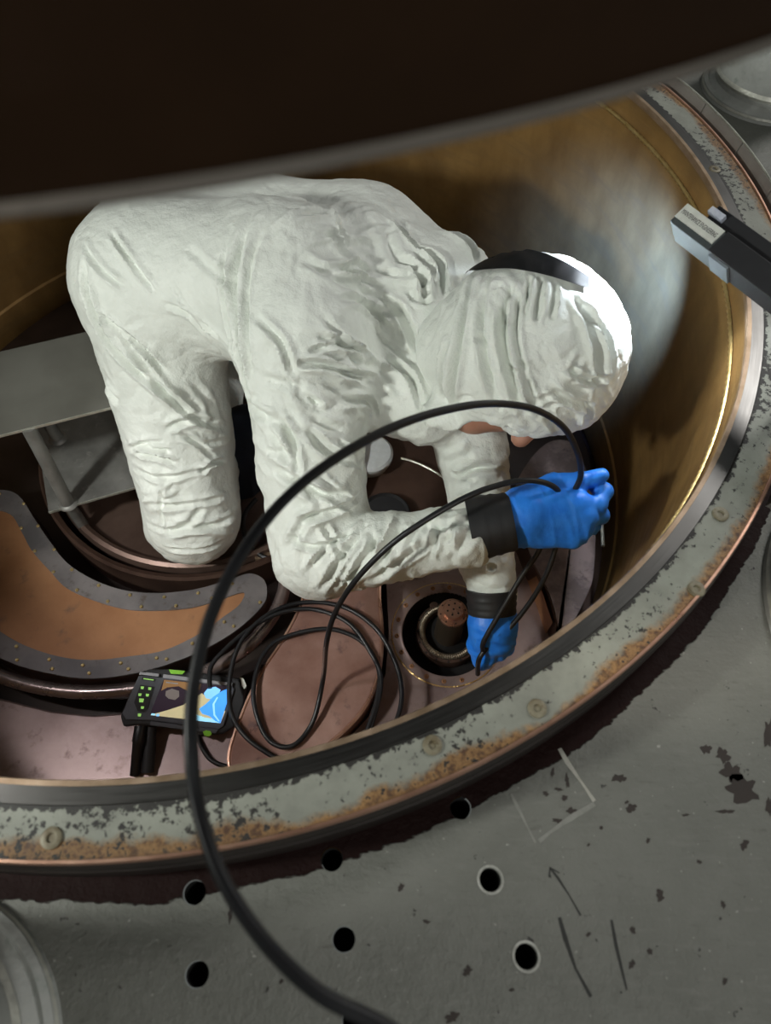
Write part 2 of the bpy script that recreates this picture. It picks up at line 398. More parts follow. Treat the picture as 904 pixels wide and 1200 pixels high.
# ------------------------------------------------------------------ setting: chamber wall, rim, deck
rA, rB, rC = R, 1.026 * R, 1.083 * R
ZW = -.051
o = obj('wall_chamber', lathe([(rA, -.006), (rA + .003, -.012), (rA + .003, ZW + .008), (rA, ZW), (rA, -.60), (rA - .004, -.605), (rA - .004, -.70), (rA + .02, -.70)], CX, CY, n=256), 'wall')
wall = struct(o, 'curved brass inner wall of the round chamber', 'wall')
bm = bmesh.new(); NB = 420
for i in range(NB):
    a = 2 * math.pi * i / NB; b = a + 2 * math.pi / NB
    pts = [(CX + (rA - .001) * math.cos(t), CY + (rA - .001) * math.sin(t), ZW - .001) for t in (a, (a + b) / 2)]
rr = .0042
vs_ = []
for i in range(NB * 2):
    a = math.pi * i / NB; k = 1 if i % 2 else .72
    vs_.append([bm.verts.new((CX + (rA - .0005 - rr * k * math.cos(t)) * math.cos(a), CY + (rA - .0005 - rr * k * math.cos(t)) * math.sin(a), ZW + rr * k * math.sin(t))) for t in np.linspace(-1.6, 1.6, 6)])
for i in range(NB * 2):
    A, B = vs_[i], vs_[(i + 1) % (NB * 2)]
    for k in range(5): bm.faces.new((A[k], A[k + 1], B[k + 1], B[k]))
obj('weld_seam', bm, 'gold', wall)
obj('wall_lip', lathe([(rA + .001, -.012), (rA - .001, -.002), (rA, 0), (rA + .005, .0004), (rA + .0055, -.001)], CX, CY, n=256), 'bronze', wall)
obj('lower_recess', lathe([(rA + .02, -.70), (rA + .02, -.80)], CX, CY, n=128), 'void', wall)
rim = struct(obj('trim_1', lathe([(rA + .005, 0), (rB, 0), (rB + .0005, -.0015)], CX, CY, n=256), 'band'), 'dark machined steel sealing band around the chamber mouth', 'rim')
fl = obj('flange', lathe([(rB, -.0015), (rC - .002, -.0015)], CX, CY, n=256), 'flange', rim)
obj('flange_edge', lathe([(rC - .002, -.0015), (rC - .0015, .0008), (rC + .001, .0008), (rC + .002, -.001), (rC + .002, -.008)], CX, CY, n=256), 'copper_bright', rim)
obj('outer_side', lathe([(rC + .002, -.008), (rC + .004, -.012), (rC + .004, -.03), (rC + .006, -.032), (rC + .006, -.07)], CX, CY, n=256), 'dark_ring', rim)
plug0 = None
for px, py in ((507, 873), (630, 830), (845, 602), (60, 982), (838, 198), (817, 690)):
    p = at(px, py, 0)
    if plug0 is None:
        plug0 = obj('bolt_plug', solid([(.0092, -.002), (.0092, .0003), (.0075, .0012), (.004, .0008), (.0035, -.001)], 0, 0, 24), mottled('plug', (.13, .10, .055), (.24, .22, .155), .1, .5, 60, cc=(.08, .045, .02)), rim); q = plug0
    else:
        q = plug0.copy(); COL.objects.link(q)
    q.location = (p.x, p.y, 0)

ZD = -.07
HOLES = [(228, 1046), (389, 1007), (540, 947), (575, 1031), (617, 1121), (403, 1101), (231, 1142), (415, 1196)]
hp = [at(x, y, ZD) for x, y in HOLES]; HR = .0105
deck_out = [(-2.4, -1.6), (2.4, -1.6), (2.4, 3.4), (-2.4, 3.4)]
inner = [(CX + (rC + .005) * math.cos(2 * math.pi * i / 200), CY + (rC + .005) * math.sin(2 * math.pi * i / 200)) for i in range(200)]
deck = struct(obj('floor', plate_with_holes(deck_out, [inner] + [circ_pts(p.x, p.y, HR, 28) for p in hp], ZD), 'deck', smooth=False), 'worn grey painted steel deck around the chamber', 'floor')
hs = obj('bolt_hole', lathe([(HR + .0022, 0.0006), (HR, .0004), (HR - .0006, -.002)], 0, 0, n=28), mottled('hole_edge', (.3, .3, .27), (.5, .5, .46), .2, .5, 120), deck); hs.location = hp[3]
hd = obj('hole_shaft', lathe([(HR - .0006, -.002), (HR - .0006, -.06), (.0001, -.06)], 0, 0, n=28), 'void', deck); hd.location = hp[3]
for i, p in enumerate(hp):
    if i == 3: continue
    if i in (4,):
        c = hs.copy(); COL.objects.link(c); c.location = p
    c = hd.copy(); COL.objects.link(c); c.location = p
# lower chamber base
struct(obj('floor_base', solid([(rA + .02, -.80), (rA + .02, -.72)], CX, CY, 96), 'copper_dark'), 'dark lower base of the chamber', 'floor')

# scratches, scored patch, drawn arrow and lines on the deck
def stroke(name, pts, wd, mat, parent, z=ZD + .0004):
    P = [at(x, y, z) for x, y in pts]; bm = bmesh.new(); prev = None
    for i, p in enumerate(P):
        t = (P[min(i + 1, len(P) - 1)] - P[max(i - 1, 0)]).normalized(); n = Vector((-t.y, t.x, 0)) * (wd / 2) * (1 + .4 * math.sin(i * 2.1))
        cur = (bm.verts.new(p + n), bm.verts.new(p - n), bm.verts.new(p + n + Vector((0, 0, -.0004))), bm.verts.new(p - n + Vector((0, 0, -.0004))))
        if prev: bm.faces.new((prev[0], prev[1], cur[1], cur[0]))
        prev = cur
    return obj(name, bm, mat, parent, smooth=False)
pencil = plain('grey_pencil', (.035, .035, .033), .8); scr = mottled('scratch', (.32, .31, .27), (.45, .44, .39), .2, .5, 90); scr2 = mottled('scratch_dull', (.2, .2, .18), (.26, .26, .235), 0, .5, 90)
stroke('pen_mark', [(645, 1017), (655, 1030), (668, 1050), (681, 1073)], .0017, pencil, deck)
stroke('pen_mark', [(644, 1028), (645, 1017), (656, 1023)], .0016, pencil, deck)
stroke('pen_mark', [(656, 1075), (663, 1100), (675, 1135), (693, 1168)], .0030, pencil, deck)
stroke('pen_mark', [(717, 1078), (723, 1110), (735, 1160)], .0022, pencil, deck)
stroke('scored_line', [(656, 877), (665, 893), (682, 917), (697, 939)], .0040, scr, deck)
stroke('scored_line', [(697, 942), (670, 958), (645, 975), (632, 986)], .0042, scr2, deck)
stroke('scored_line', [(599, 930), (608, 948), (620, 972), (628, 988)], .0026, scr2, deck)
chipm = plain('paint_chip', (.035, .026, .022), .7)
def blob(px, py, rx, ry, name='paint_chip', parent=None, mat=None, z=ZD + .0003, seed=0):
    rnd = random.Random(seed); n = 28; P = []; a1_, a2_, a3_ = [rnd.uniform(0, 6.3) for _ in range(3)]
    for i in range(n):
        t = 2 * math.pi * i / n; k = .85 + .22 * math.sin(2 * t + a1_) + .16 * math.sin(5 * t + a2_) + .10 * math.sin(9 * t + a3_) + rnd.uniform(-.08, .08)
        P.append(at(px + rx * k * math.cos(t), py + ry * k * math.sin(t), z))
    return obj(name, prism([(p.x, p.y) for p in P], z - .0003, z), mat or chipm, parent or deck, smooth=False)
for i, (x, y, a, b) in enumerate(((870, 925, 22, 16), (858, 905, 12, 14), (848, 885, 9, 9), (828, 878, 6, 7), (726, 912, 8, 6), (740, 947, 8, 5), (774, 1049, 6, 7), (902, 860, 6, 22), (903, 945, 5, 14), (741, 1130, 4, 6), (548, 1138, 6, 6), (530, 1192, 8, 8), (873, 990, 5, 7), (851, 951, 10, 3), (671, 951, 6, 6), (655, 962, 8, 3), (804, 955, 4, 2), (690, 1095, 3, 3), (762, 1115, 3, 5), (850, 1150, 4, 4), (665, 915, 3, 8), (742, 1090, 3, 6), (640, 930, 4, 3), (655, 925, 6, 2), (662, 935, 5, 3), (648, 905, 2, 7), (705, 970, 3, 2), (760, 985, 3, 3), (820, 1010, 3, 3), (735, 940, 3, 2), (690, 990, 2, 2), (848, 1060, 3, 5), (500, 1080, 4, 3), (330, 1150, 3, 3), (470, 1040, 4, 5), (270, 1070, 3, 12), (600, 1160, 3, 3))):
    blob(x, y, a, b, seed=i)

# standing columns around the chamber (guide posts with welded feet)
def column(cx, cy, r, h, label, z0=ZD):
    t = thing('guide_column', label, 'column', (cx, cy, z0))
    obj('shaft', solid([(r * .86, z0), (r * .86, z0 + h), (r * .80, z0 + h + .01)], cx, cy, 72), 'column', t)
    obj('foot_weld', lathe([(r * 1.02, z0), (r * 1.0, z0 + .012), (r * .96, z0 + .016), (r * .93, z0 + .012), (r * .86, z0 + .02)], cx, cy, n=96), 'column', t)
    obj('weld_bead', lathe([(r * 1.00, z0 + .001), (r * 1.015, z0 + .006), (r * 1.0, z0 + .011)], cx, cy, n=96), 'column_edge', t)
    obj('upper_bead', lathe([(r * .862, z0 + .028), (r * .89, z0 + .034), (r * .862, z0 + .040)], cx, cy, n=96), 'column_edge', t)
    return t
column(-.405, -.117, .150, .34, 'rounded pale grey column foot with weld beads at the lower left corner')
column(.687, .315, .245, .05, 'pale grey column foot against the right side of the rim')
column(.716, 1.441, .120, .16, 'pale crinkled column foot beyond the rim at the upper right')
# curved metal strip standing along the far right of the flange
t = thing('edge_strip', 'curved pale metal strip in jointed segments along the right outer edge of the flange', 'metal strip', (CX + rC, CY, 0))
a0, a1 = ang_of(892, 575), ang_of(830, 120) ; segs = 9
for i in range(segs):
    s, e = a0 + (a1 + .25 - a0) * i / segs, a0 + (a1 + .25 - a0) * (i + .975) / segs
    obj('strip_segment', lathe([(rC + .010, -.02), (rC + .018, .012), (rC + .020, .012), (rC + .020, -.02)], CX, CY, n=14, a0=s, a1=e, closed_prof=True), mottled('strip', (.26, .24, .22), (.34, .32, .29), .4, .4, 20) if i == 0 else bpy.data.materials['strip'], t)
obj('strip_edge', tube([(CX + (rC + .019) * math.cos(a), CY + (rC + .019) * math.sin(a), .0125) for a in np.linspace(a0, a1 + .24, 60)], .0015, 6), 'steel_edge', t)

# raised upper magnet pole above the chamber
ZL, rL = .548, .972 * R
lid = thing('raised_pole_cover', 'huge dark brown round steel cover hanging above the chamber', 'machine cover', (CX, CY, ZL))
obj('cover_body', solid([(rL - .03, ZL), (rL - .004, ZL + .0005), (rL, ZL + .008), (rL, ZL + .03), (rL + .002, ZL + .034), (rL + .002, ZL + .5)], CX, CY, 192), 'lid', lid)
obj('cover_lip', lathe([(rL - .028, ZL - .0005), (rL - .004, ZL - .0005), (rL + .001, ZL + .004), (rL + .001, ZL + .008)], CX, CY, n=192), 'lid_edge_lit', lid)

# ------------------------------------------------------------------ chamber floor pieces
def px_poly(pts, z): return [(at(x, y, z).x, at(x, y, z).y) for x, y in pts]
def px_curve(pts, z, sub=6, closed=True): return [(p.x, p.y) for p in catmull([at(x, y, z) for x, y in pts], sub, closed)]
fl_main = struct(obj('floor_chamber', solid([(rA * .965, -.72), (rA * .965, -.665), (rA * .96, -.66)], CX, CY, 128), 'void_floor'), 'dark copper main floor of the chamber with gap shade in its colour', 'floor')
ff = tag(obj('copper_floor_plate', prism(px_poly([(-160, 770), (-60, 800), (0, 818), (60, 833), (110, 838), (160, 834), (230, 840), (287, 852), (300, 905), (300, 960), (150, 985), (-100, 990), (-300, 900)], -.62), -.66, -.62), 'copper_purple', smooth=False, bevel=.004), 'dull purple copper plate lying under the handheld screen', 'floor plate')
# raised plate that carries the cable coil
cp = thing('copper_sector', 'broad flat copper sector carrying the coiled cable', 'copper plate', at(370, 790, -.66))
sec = px_curve([(440, 640), (445, 700), (448, 745), (444, 790), (425, 833), (385, 873), (340, 905), (285, 925), (268, 890), (283, 838), (305, 790), (330, 752), (350, 715), (362, 680), (380, 640)], -.55)
obj('plate', prism(sec, -.66, -.55), 'copper', cp, smooth=False, bevel=.005)
obj('plate_edge_highlight', tube([Vector((x, y, -.552)) for x, y in sec], .0035, 6, closed=True), 'copper_bright', cp)  # bright tube paints the highlight along the bevelled edge
# plate with the round port
hc = Vector((.124, .508, -.60))
port = thing('port_floor', 'flat copper floor plate around the round port', 'floor plate', hc)
pl = px_poly([(448, 648), (453, 680), (456, 745), (452, 790), (432, 840), (395, 880), (420, 930), (560, 900), (660, 830), (690, 760), (660, 745), (640, 700), (612, 652), (595, 640), (520, 642)], -.60)
obj('plate', plate_with_holes(pl, [circ_pts(hc.x, hc.y, .085, 64)], -.60), 'copper_purple', port, smooth=False)
obj('plate_side', (lambda bm: ([bm.faces.new((a, b, c, d)) for a, b, c, d in [(bm.verts.new((*pl[i], -.60)), bm.verts.new((*pl[(i + 1) % len(pl)], -.60)), bm.verts.new((*pl[(i + 1) % len(pl)], -.66)), bm.verts.new((*pl[i], -.66))) for i in range(len(pl))]], bm)[1])(bmesh.new()), 'copper_dark', port, smooth=False)
obj('port_ring', lathe([(.105, -.60), (.104, -.5975), (.088, -.5975), (.085, -.5995), (.085, -.603)], hc.x, hc.y, n=72), 'copper_purple', port)
obj('port_shaft', lathe([(.085, -.6005), (.085, -.657), (.01, -.657)], hc.x, hc.y, n=64), 'void', port)
bm = bmesh.new(); tube_into(bm, [(hc.x + .1045 * math.cos(a), hc.y + .1045 * math.sin(a), -.599 + .0006 * math.sin(a * 90)) for a in np.linspace(0, 2 * math.pi, 200)[:-1]], [.0016 + .0005 * math.sin(i * 2.6) for i in range(199)], 6, closed=True)
obj('weld_seam', bm, M['gold'], port)
b0 = None
for i in range(18):
    a = 2 * math.pi * i / 18 + .1
    if b0 is None: b0 = q = obj('bolt', solid([(.0045, -.002), (.0045, .0012), (.0035, .002), (.0018, .002), (.0016, 0)], 0, 0, 14), 'copper_orange', port)
    else: q = b0.copy(); COL.objects.link(q)
    q.location = (hc.x + .0955 * math.cos(a), hc.y + .0955 * math.sin(a), -.5975)
tag(obj('rear_floor_plate', prism(px_poly([(380, 470), (400, 560), (420, 650), (530, 652), (604, 650), (600, 560), (580, 480)], -.63), -.66, -.63), 'copper_dark', smooth=False, bevel=.003), 'dark brown copper floor plate beneath the chest behind the bent forearm', 'floor plate')
# feedthrough inside the port
sc = at(526, 738, -.62)
st = thing('port_feedthrough', 'bronze cylinder with drilled copper cap standing inside the round port', 'feedthrough', (sc.x, sc.y, -.657))
obj('base_ring', lathe([(.064, -.657), (.064, -.636), (.062, -.633), (.050, -.631), (.044, -.636), (.044, -.657)], sc.x, sc.y, n=64), 'copper_dark', st)
bm = bmesh.new(); tube_into(bm, [(sc.x + .052 * math.cos(a), sc.y + .052 * math.sin(a), -.628) for a in np.linspace(0, 2 * math.pi, 161)[:-1]], [.0055 + (.0009 if i % 2 else -.0006) for i in range(160)], 8, closed=True)
obj('coil_gasket', bm, mottled('gasket', (.30, .24, .18), (.42, .36, .28), .7, .4, 60), st)
obj('hub_plate', solid([(.044, -.656), (.044, -.645), (.028, -.640)], sc.x, sc.y, 40), 'void', st)
ZS = -.535
obj('stub', solid([(.027, -.65), (.0265, -.60), (.0255, ZS)], sc.x, sc.y, 40), mottled('stub_bronze', (.10, .075, .055), (.17, .13, .095), .7, .38, 20), st)
cap = obj('cap_flange', solid([(.0275, ZS - .006), (.0275, ZS), (.0265, ZS + .001)], sc.x, sc.y, 40), 'copper_bright', st)
obj('cap', solid([(.0185, ZS), (.0185, ZS + .013), (.0175, ZS + .0145)], sc.x, sc.y, 36), 'copper_bright', st)
for i in range(7):
    x, y = (0, 0) if i == 6 else (.0115 * math.cos(i * math.pi / 3 + .3), .0115 * math.sin(i * math.pi / 3 + .3))
    obj('drilled_hole', solid([(.0019, 0), (.0019, .0004)], 0, 0, 10), 'void', st).location = (sc.x + x, sc.y + y, ZS + .0146)
for i in range(8):
    a = i * math.pi / 4 + .2; obj('bolt', solid([(.0016, 0), (.0016, .0012)], 0, 0, 8), 'copper_dark', st).location = (sc.x + .0231 * math.cos(a), sc.y + .0231 * math.sin(a), ZS + .001)
for i in range(16):
    a = i * math.pi / 8; obj('ring_hole', solid([(.0022, 0), (.0022, .0005)], 0, 0, 8), 'void', st).location = (sc.x + .0605 * math.cos(a), sc.y + .0605 * math.sin(a), -.6328)
pn = at(533, 742, -.60); obj('brass_pin', solid([(.0022, -.64), (.0022, -.607), (.0032, -.606), (.0032, -.601), (.002, -.599)], pn.x, pn.y, 14), 'brass', st)
lk = at(509, 712, -.63); obj('latch', prism([(lk.x + .008 * math.cos(a) * (1.3 if abs(math.sin(a)) > .5 else 1), lk.y + .010 * math.sin(a)) for a in np.linspace(0, 2 * math.pi, 13)[:-1]], -.632, -.624), 'copper_dark', st)
# raised sector at the right with a tall side
s3 = thing('side_sector', 'raised grey copper sector close to the wall beside the gloved fist', 'copper plate', at(665, 660, -.66))
poly3 = px_curve([(608, 560), (604, 600), (616, 634), (628, 664), (642, 690), (651, 718), (657, 745), (665, 790), (690, 770), (693, 704), (696, 670), (698, 640), (698, 608), (690, 560), (672, 520), (640, 520)], -.53, 4)
poly3 = [(lambda dx_, dy_, r_: (CX + dx_ * min(1, .955 * R / r_), CY + dy_ * min(1, .955 * R / r_)))(x - CX, y - CY, math.hypot(x - CX, y - CY)) for x, y in poly3]
obj('plate', prism(poly3, -.536, -.53), 'copper_grey', s3, smooth=False)
obj('side', prism([(CX + (x - CX) * .998, CY + (y - CY) * .998) for x, y in poly3], -.72, -.536), 'copper_dark', s3, smooth=False)
pt = [at(x, y, -.58) for x, y in ((618, 655), (632, 690), (648, 738))]
obj('side_panel', (lambda bm: ([bm.faces.new((a, b, c, d)) for a, b, c, d in [tuple(bm.verts.new(v) for v in (pt[i] + Vector((-.008, 0, .035)), pt[i + 1] + Vector((-.008, 0, .035)), pt[i + 1] + Vector((-.010, -.002, -.06)), pt[i] + Vector((-.010, -.002, -.06))))for i in range(2)]], bm)[1])(bmesh.new()), 'copper_orange', s3)
ws = [at(703, 580, -.53), at(705, 600, -.53), at(706, 620, -.53), at(707, 640, -.53)]
tag(obj('steel_strip', (lambda bm: ([tube_into(bm, ws, .0035, 8)], bm)[1])(bmesh.new()), 'steel_edge'), 'thin bright steel strip in the gap between floor and right wall', 'metal strip')

# crescent electrode on the left
cr = thing('crescent_electrode', 'crescent copper electrode with dark bolted border left of the knee', 'electrode', at(150, 745, -.66))
UP = [(-110, 640), (-70, 600), (-30, 580), (0, 574), (22, 581), (41, 609), (56, 631), (77, 658), (107, 678), (143, 691), (182, 695), (226, 691), (267, 680), (292, 672)]
TIP = [(309, 679), (313, 695), (306, 712), (275, 740)]
LOW = [(235, 763), (192, 780), (147, 791), (101, 795), (58, 789), (17, 778), (-20, 760), (-70, 725), (-105, 690)]
outl = px_curve(UP + TIP + LOW, -.55, 5)
IU = [(-55, 622), (-15, 600), (12, 603), (26, 624), (38, 646), (60, 671), (79, 690), (113, 705), (150, 715), (192, 716), (229, 712), (262, 702), (286, 695)]
IL = [(281, 709), (263, 723), (233, 744), (192, 763), (150, 770), (109, 774), (70, 770), (30, 757), (0, 740), (-40, 712), (-70, 670)]
inl = px_curve(IU + IL, -.553, 5)
obj('base', prism([(x, y) for x, y in outl], -.66, -.556), 'copper_dark', cr, smooth=False)
obj('copper_face', prism(inl, -.556, -.5528), 'copper_orange', cr, smooth=False)
bm = plate_with_holes(outl, [inl], -.55); bmesh.ops.solidify(bm, geom=bm.faces[:], thickness=.005)
stp = obj('border_strip', bm, 'grey_strip', cr, smooth=False)
s0 = None
def along(pts, sub, step, off=(0, 0)):
    P = catmull([at(x + off[0], y + off[1], -.5498) for x, y in pts], sub); out = [P[0]]; d = 0
    for a, b in zip(P, P[1:]):
        d += (b - a).length
        if d > step: out.append(b); d = 0
    return out
scr_pts = along(UP, 10, .062, (2, 5)) + along([(306, 712), (275, 740)] + LOW[:7], 10, .062, (-1, -6)) + along(IU[3:], 10, .062, (-1, -5)) + along(IL[1:9], 10, .062, (0, 6))
for p in scr_pts:
    if s0 is None: s0 = q = obj('screw', solid([(.0032, -.001), (.0032, .0016), (.0022, .0028)], 0, 0, 10), 'brass', stp)
    else: q = s0.copy(); COL.objects.link(q)
    q.location = p
bar = [(-90, 735), (-40, 772), (0, 792), (50, 806), (100, 811), (150, 808), (200, 800), (250, 783), (290, 758), (320, 722), (333, 690), (332, 662), (322, 636)]
barp = catmull([at(x, y, -.572) for x, y in bar], 6)
tag(obj('copper_pipe', tube(barp, .0125, 14), 'pipe'), 'thick rounded copper pipe curving round the outside of the crescent electrode', 'pipe')
# round dish in the middle of the machine
dc = (-.401, .939)
ds = thing('copper_dish', 'round shallow copper dish under the kneeling leg and the stool', 'dish', (*dc, -.66))
obj('dish_floor', solid([(.325, -.66), (.325, -.59), (.305, -.592), (.295, -.598)], *dc, 128), 'dish', ds)
obj('inner_ridge', lathe([(.326, -.59), (.322, -.575), (.314, -.572), (.306, -.578), (.302, -.594)], *dc, n=128), 'dish', ds)
obj('outer_bank', lathe([(.352, -.66), (.352, -.572), (.347, -.566), (.338, -.572), (.336, -.66)], *dc, n=128), 'copper_dark', ds)
# small copper fittings between knee and elbow
cl = thing('copper_clamp', 'small bright copper clamp block between the knee and the elbow', 'clamp', at(320, 630, -.60))
c = at(322, 626, -.58)
obj('block', boxm(c, Vector((.9, .3, 0)).normalized(), Vector((-.3, .9, 0)).normalized(), Vector((0, 0, 1)), .016, .022, .03), 'copper_bright', cl, smooth=False, bevel=.002)
for dx in (-.006, .007): obj('screw', solid([(.003, 0), (.003, .002)], 0, 0, 10), 'void', cl).location = (c.x + dx, c.y - .008, c.z + .0305)
hosep = catmull([at(x, y, -.58) for x, y in ((300, 585), (287, 603), (286, 625), (298, 645), (316, 655), (330, 650))], 6)
tag(obj('black_hose', tube(hosep, .005, 8), 'black'), 'short black hose curling beside the bent knee', 'hose')
tag(obj('copper_bar', boxm(at(318, 651, -.585), (at(345, 648, -.58) - at(295, 655, -.58)).normalized(), Vector((0, .3, .95)), (at(345, 648, -.58) - at(295, 655, -.58)).normalized().cross(Vector((0, .3, .95))).normalized(), .032, .004, .007), 'bronze', smooth=False, bevel=.001), 'flat bronze bar behind the crescent tip', 'bar')
dr = at(452, 606, -.62)
tag(obj('dark_cap', solid([(.055, -.66), (.055, -.61), (.05, -.603), (.046, -.61)], dr.x, dr.y, 40), 'black_matte'), 'round dark cap on the floor just behind the bent forearm', 'cap')
wp = [at(x, y, -.61) for x, y in ((470, 537), (485, 541), (505, 550), (527, 564), (545, 575))]
tag(obj('pale_streak', tube(catmull(wp, 5), .0025, 6), 'steel_edge'), 'thin pale wire on the dark floor beneath the chest', 'streak')  # thin pale tube drawn along the floor
# white lid behind sleeve
wl = at(434, 533, -.60)
t = thing('white_tub', 'white round plastic tub behind the bent arm', 'tub', (wl.x, wl.y, -.63))
obj('tub_body', solid([(.040, -.632), (.046, -.600)], wl.x, wl.y, 40), 'white_plastic', t)
obj('tub_lid', solid([(.050, -.604), (.051, -.600), (.051, -.593), (.046, -.588)], wl.x, wl.y, 40), 'white_plastic', t)
# navy bundle
nb = at(292, 545, -.55)
V, Q = surface(lambda P: smin(sd_cap(P, nb + Vector((-.03, .0, -.05)), nb + Vector((.01, .02, .10)), .05, .045), sd_cap(P, nb + Vector((.03, .03, -.08)), nb + Vector((.04, .05, .05)), .05, .04), .04), np.array(nb) - .2, np.array(nb) + .22, .010)
V = V + vnormals(V, Q) * (folds(V, (1, .2, .3), .04, .15, 3)[:, None] * .012)
tag(obj('navy_cloth_bag', to_mesh('bag', V, Q), 'navy'), 'dark navy cloth bag slumped between the thigh and the upper arm', 'bag')

# ------------------------------------------------------------------ steel step stool
ux = Vector((.93, .365, 0)).normalized(); uy = Vector((-ux.y, ux.x, 0)); uz = Vector((0, 0, 1))
ZT, ZB = -.295, -.50
stool = thing('step_stool', 'grey steel step stool with pipe legs and a lower plate at the left', 'stool', (-.68, .80, -.57))
f0 = at(0, 510, ZT); e0 = at(83, 393, ZT)
dep = (e0 - f0).dot(uy)
fr = f0 - ux * .26; ln = .26 + .19
obj('top_plate', boxm(fr + ux * (ln / 2) + uy * (dep / 2) - uz * .002, ux, uy, uz, ln / 2, dep / 2, .002), 'steel_top', stool, smooth=False)
obj('front_edge', boxm(fr + ux * (ln / 2) - uz * .002 - uy * .0006, ux, uy, uz, ln / 2, .0008, .0024), 'steel_edge', stool, smooth=False)
l0 = at(57, 600, ZB); l1 = at(155, 572, ZB); lx = (l1 - l0); lx.z = 0; ll = lx.length; lx.normalize(); ly = Vector((-lx.y, lx.x, 0))
obj('lower_plate', boxm(l0 + lx * .14 + ly * .12 - uz * .002, lx, ly, uz, .14, .12, .002), 'steel', stool, smooth=False)
obj('lower_edge', boxm(l0 + lx * .14 - uz * .002 - ly * .0006, lx, ly, uz, .14, .0008, .0026), 'steel_edge', stool, smooth=False)
lb = [at(80, 590, ZB), at(68, 514, ZB), l0 + lx * .21 + ly * .02, l0 + lx * .21 + ly * .20]
lt = [at(30, 506, ZT), None, None, None]
for i, b in enumerate(lb):
    top = Vector((b.x - .004, b.y + .006, ZT - .003)) if i else Vector((lt[0].x, lt[0].y + .012, ZT - .003))
    leg = obj('leg', tube([top, b], .0125, 18), 'steel', stool)
    obj('weld', lathe([(.019, .0), (.0165, .004), (.0125, .006)], b.x, b.y, n=18), 'steel', leg).location.z = ZB
    obj('foot', tube([b + Vector((0, 0, -.002)), Vector((b.x, b.y, -.59))], .011, 12), 'steel', leg)

# ------------------------------------------------------------------ person
per = thing('person', 'kneeling person in white hooded coverall and blue gloves bending into the chamber', 'person', (-.33, .80, -.59))
v = lambda *a: np.array(a, np.float32)
A_ = lambda x, y, z: np.array(at(x, y, z), np.float32)
hipR = A_(180, 345, -.17); hipL = A_(205, 278, -.20)
kneeR = A_(226, 606, -.49); ankR = kneeR + v(-.02, .36, -.03); toeR = ankR + v(-.01, .13, -.0)
kneeL = v(-.20, 1.20, -.575); ankL = kneeL + v(-.22, .20, -.03); toeL = ankL + v(-.1, .05, 0)
shR = A_(352, 400, -.11); elR = A_(376, 648, -.33); wrR = pd(545, 630, 1.040)
shL = A_(512, 345, -.16); wrL = A_(577, 694, -.40); wrR = np.array(wrR, np.float32)
elL = (shL + wrL) / 2 + v(.012, .0, -.012)
chR = A_(330, 335, -.10); chL = A_(425, 305, -.18); neck = A_(525, 405, -.15)
def body(P):
    d = sd_cap(P, hipR + v(.0, .02, .02), chR, .130, .118)
    d = smin(d, sd_cap(P, hipL, chL, .130, .120), .07)
    d = smin(d, sd_cap(P, A_(395, 430, -.20), A_(495, 470, -.21), .085, .07), .05)
    d = smin(d, sd_cap(P, chR, shR, .118, .095), .05)
    d = smin(d, sd_cap(P, chL, shL, .118, .090), .05)
    d = smin(d, sd_cap(P, (chR + chL) / 2 + v(.06, -.01, 0), neck, .11, .062), .04)
    # right leg
    leg = smin(sd_cap(P, hipR, kneeR, .115, .085), sd_cap(P, kneeR, ankR, .080, .065), .03)
    leg = smin(leg, sd_cap(P, ankR, toeR, .055, .04), .02)
    d = smin(d, leg, .045)
    legL = smin(sd_cap(P, hipL, kneeL, .12, .085), sd_cap(P, kneeL, ankL, .075, .06), .03)
    legL = smin(legL, sd_cap(P, ankL, toeL, .055, .04), .02)
    d = smin(d, legL, .04)
    # right arm
    arm = sd_cap(P, shR, elR, .092, .076)
    d = smin(d, arm, .035)
    d = smin(d, sd_cap(P, elR, wrR, .062, .043), .018)
    # left arm
    d = smin(d, sd_cap(P, shL, elL, .085, .058), .04)
    d = smin(d, sd_cap(P, elL, wrL, .056, .042), .02)
    return d
V, Q = surface(body, (-.70, .30, -.68), (.42, 1.62, .12), .0066)
V = relax(V, Q, 2)
def subdivide(V, Q):
    """split every quad into four"""
    n = len(V); E = np.sort(np.concatenate([np.stack([Q[:, k], Q[:, (k + 1) % 4]], 1) for k in range(4)]), 1).astype(np.int64)
    key, inv = np.unique(E[:, 0] * n + E[:, 1], return_inverse=True); m = len(Q)
    em = (V[key // n] + V[key % n]) / 2; fc = V[Q].mean(1); e = [n + inv[k * m:(k + 1) * m] for k in range(4)]; c = n + len(key) + np.arange(m)
    return np.concatenate([V, em, fc]), np.concatenate([np.stack([Q[:, k], e[k], c, e[k - 1]], 1) for k in range(4)])
V, Q = subdivide(V, Q); V = relax(V, Q, 1); nn = vnormals(V, Q)
def march(fn, pts):
    d = np.array([ray(*p).normalized() for p in pts], np.float32); t = np.full(len(d), .55, np.float32); o = np.array(CAM, np.float32)
    for _ in range(45): t += np.maximum(fn(o + d * t[:, None]) * .85, 0)
    t[np.abs(fn(o + d * t[:, None])) > .02] = 9; return o + d * t[:, None]
def creases(V, fn, lst):
    flat = [p for c in lst for p in c[0]]; P = march(fn, flat); g = np.zeros(len(V)); k = 0
    for pts, wd, dep in lst:
        g += crease(V, P[k:k + len(pts)], wd, dep); k += len(pts)
    return g
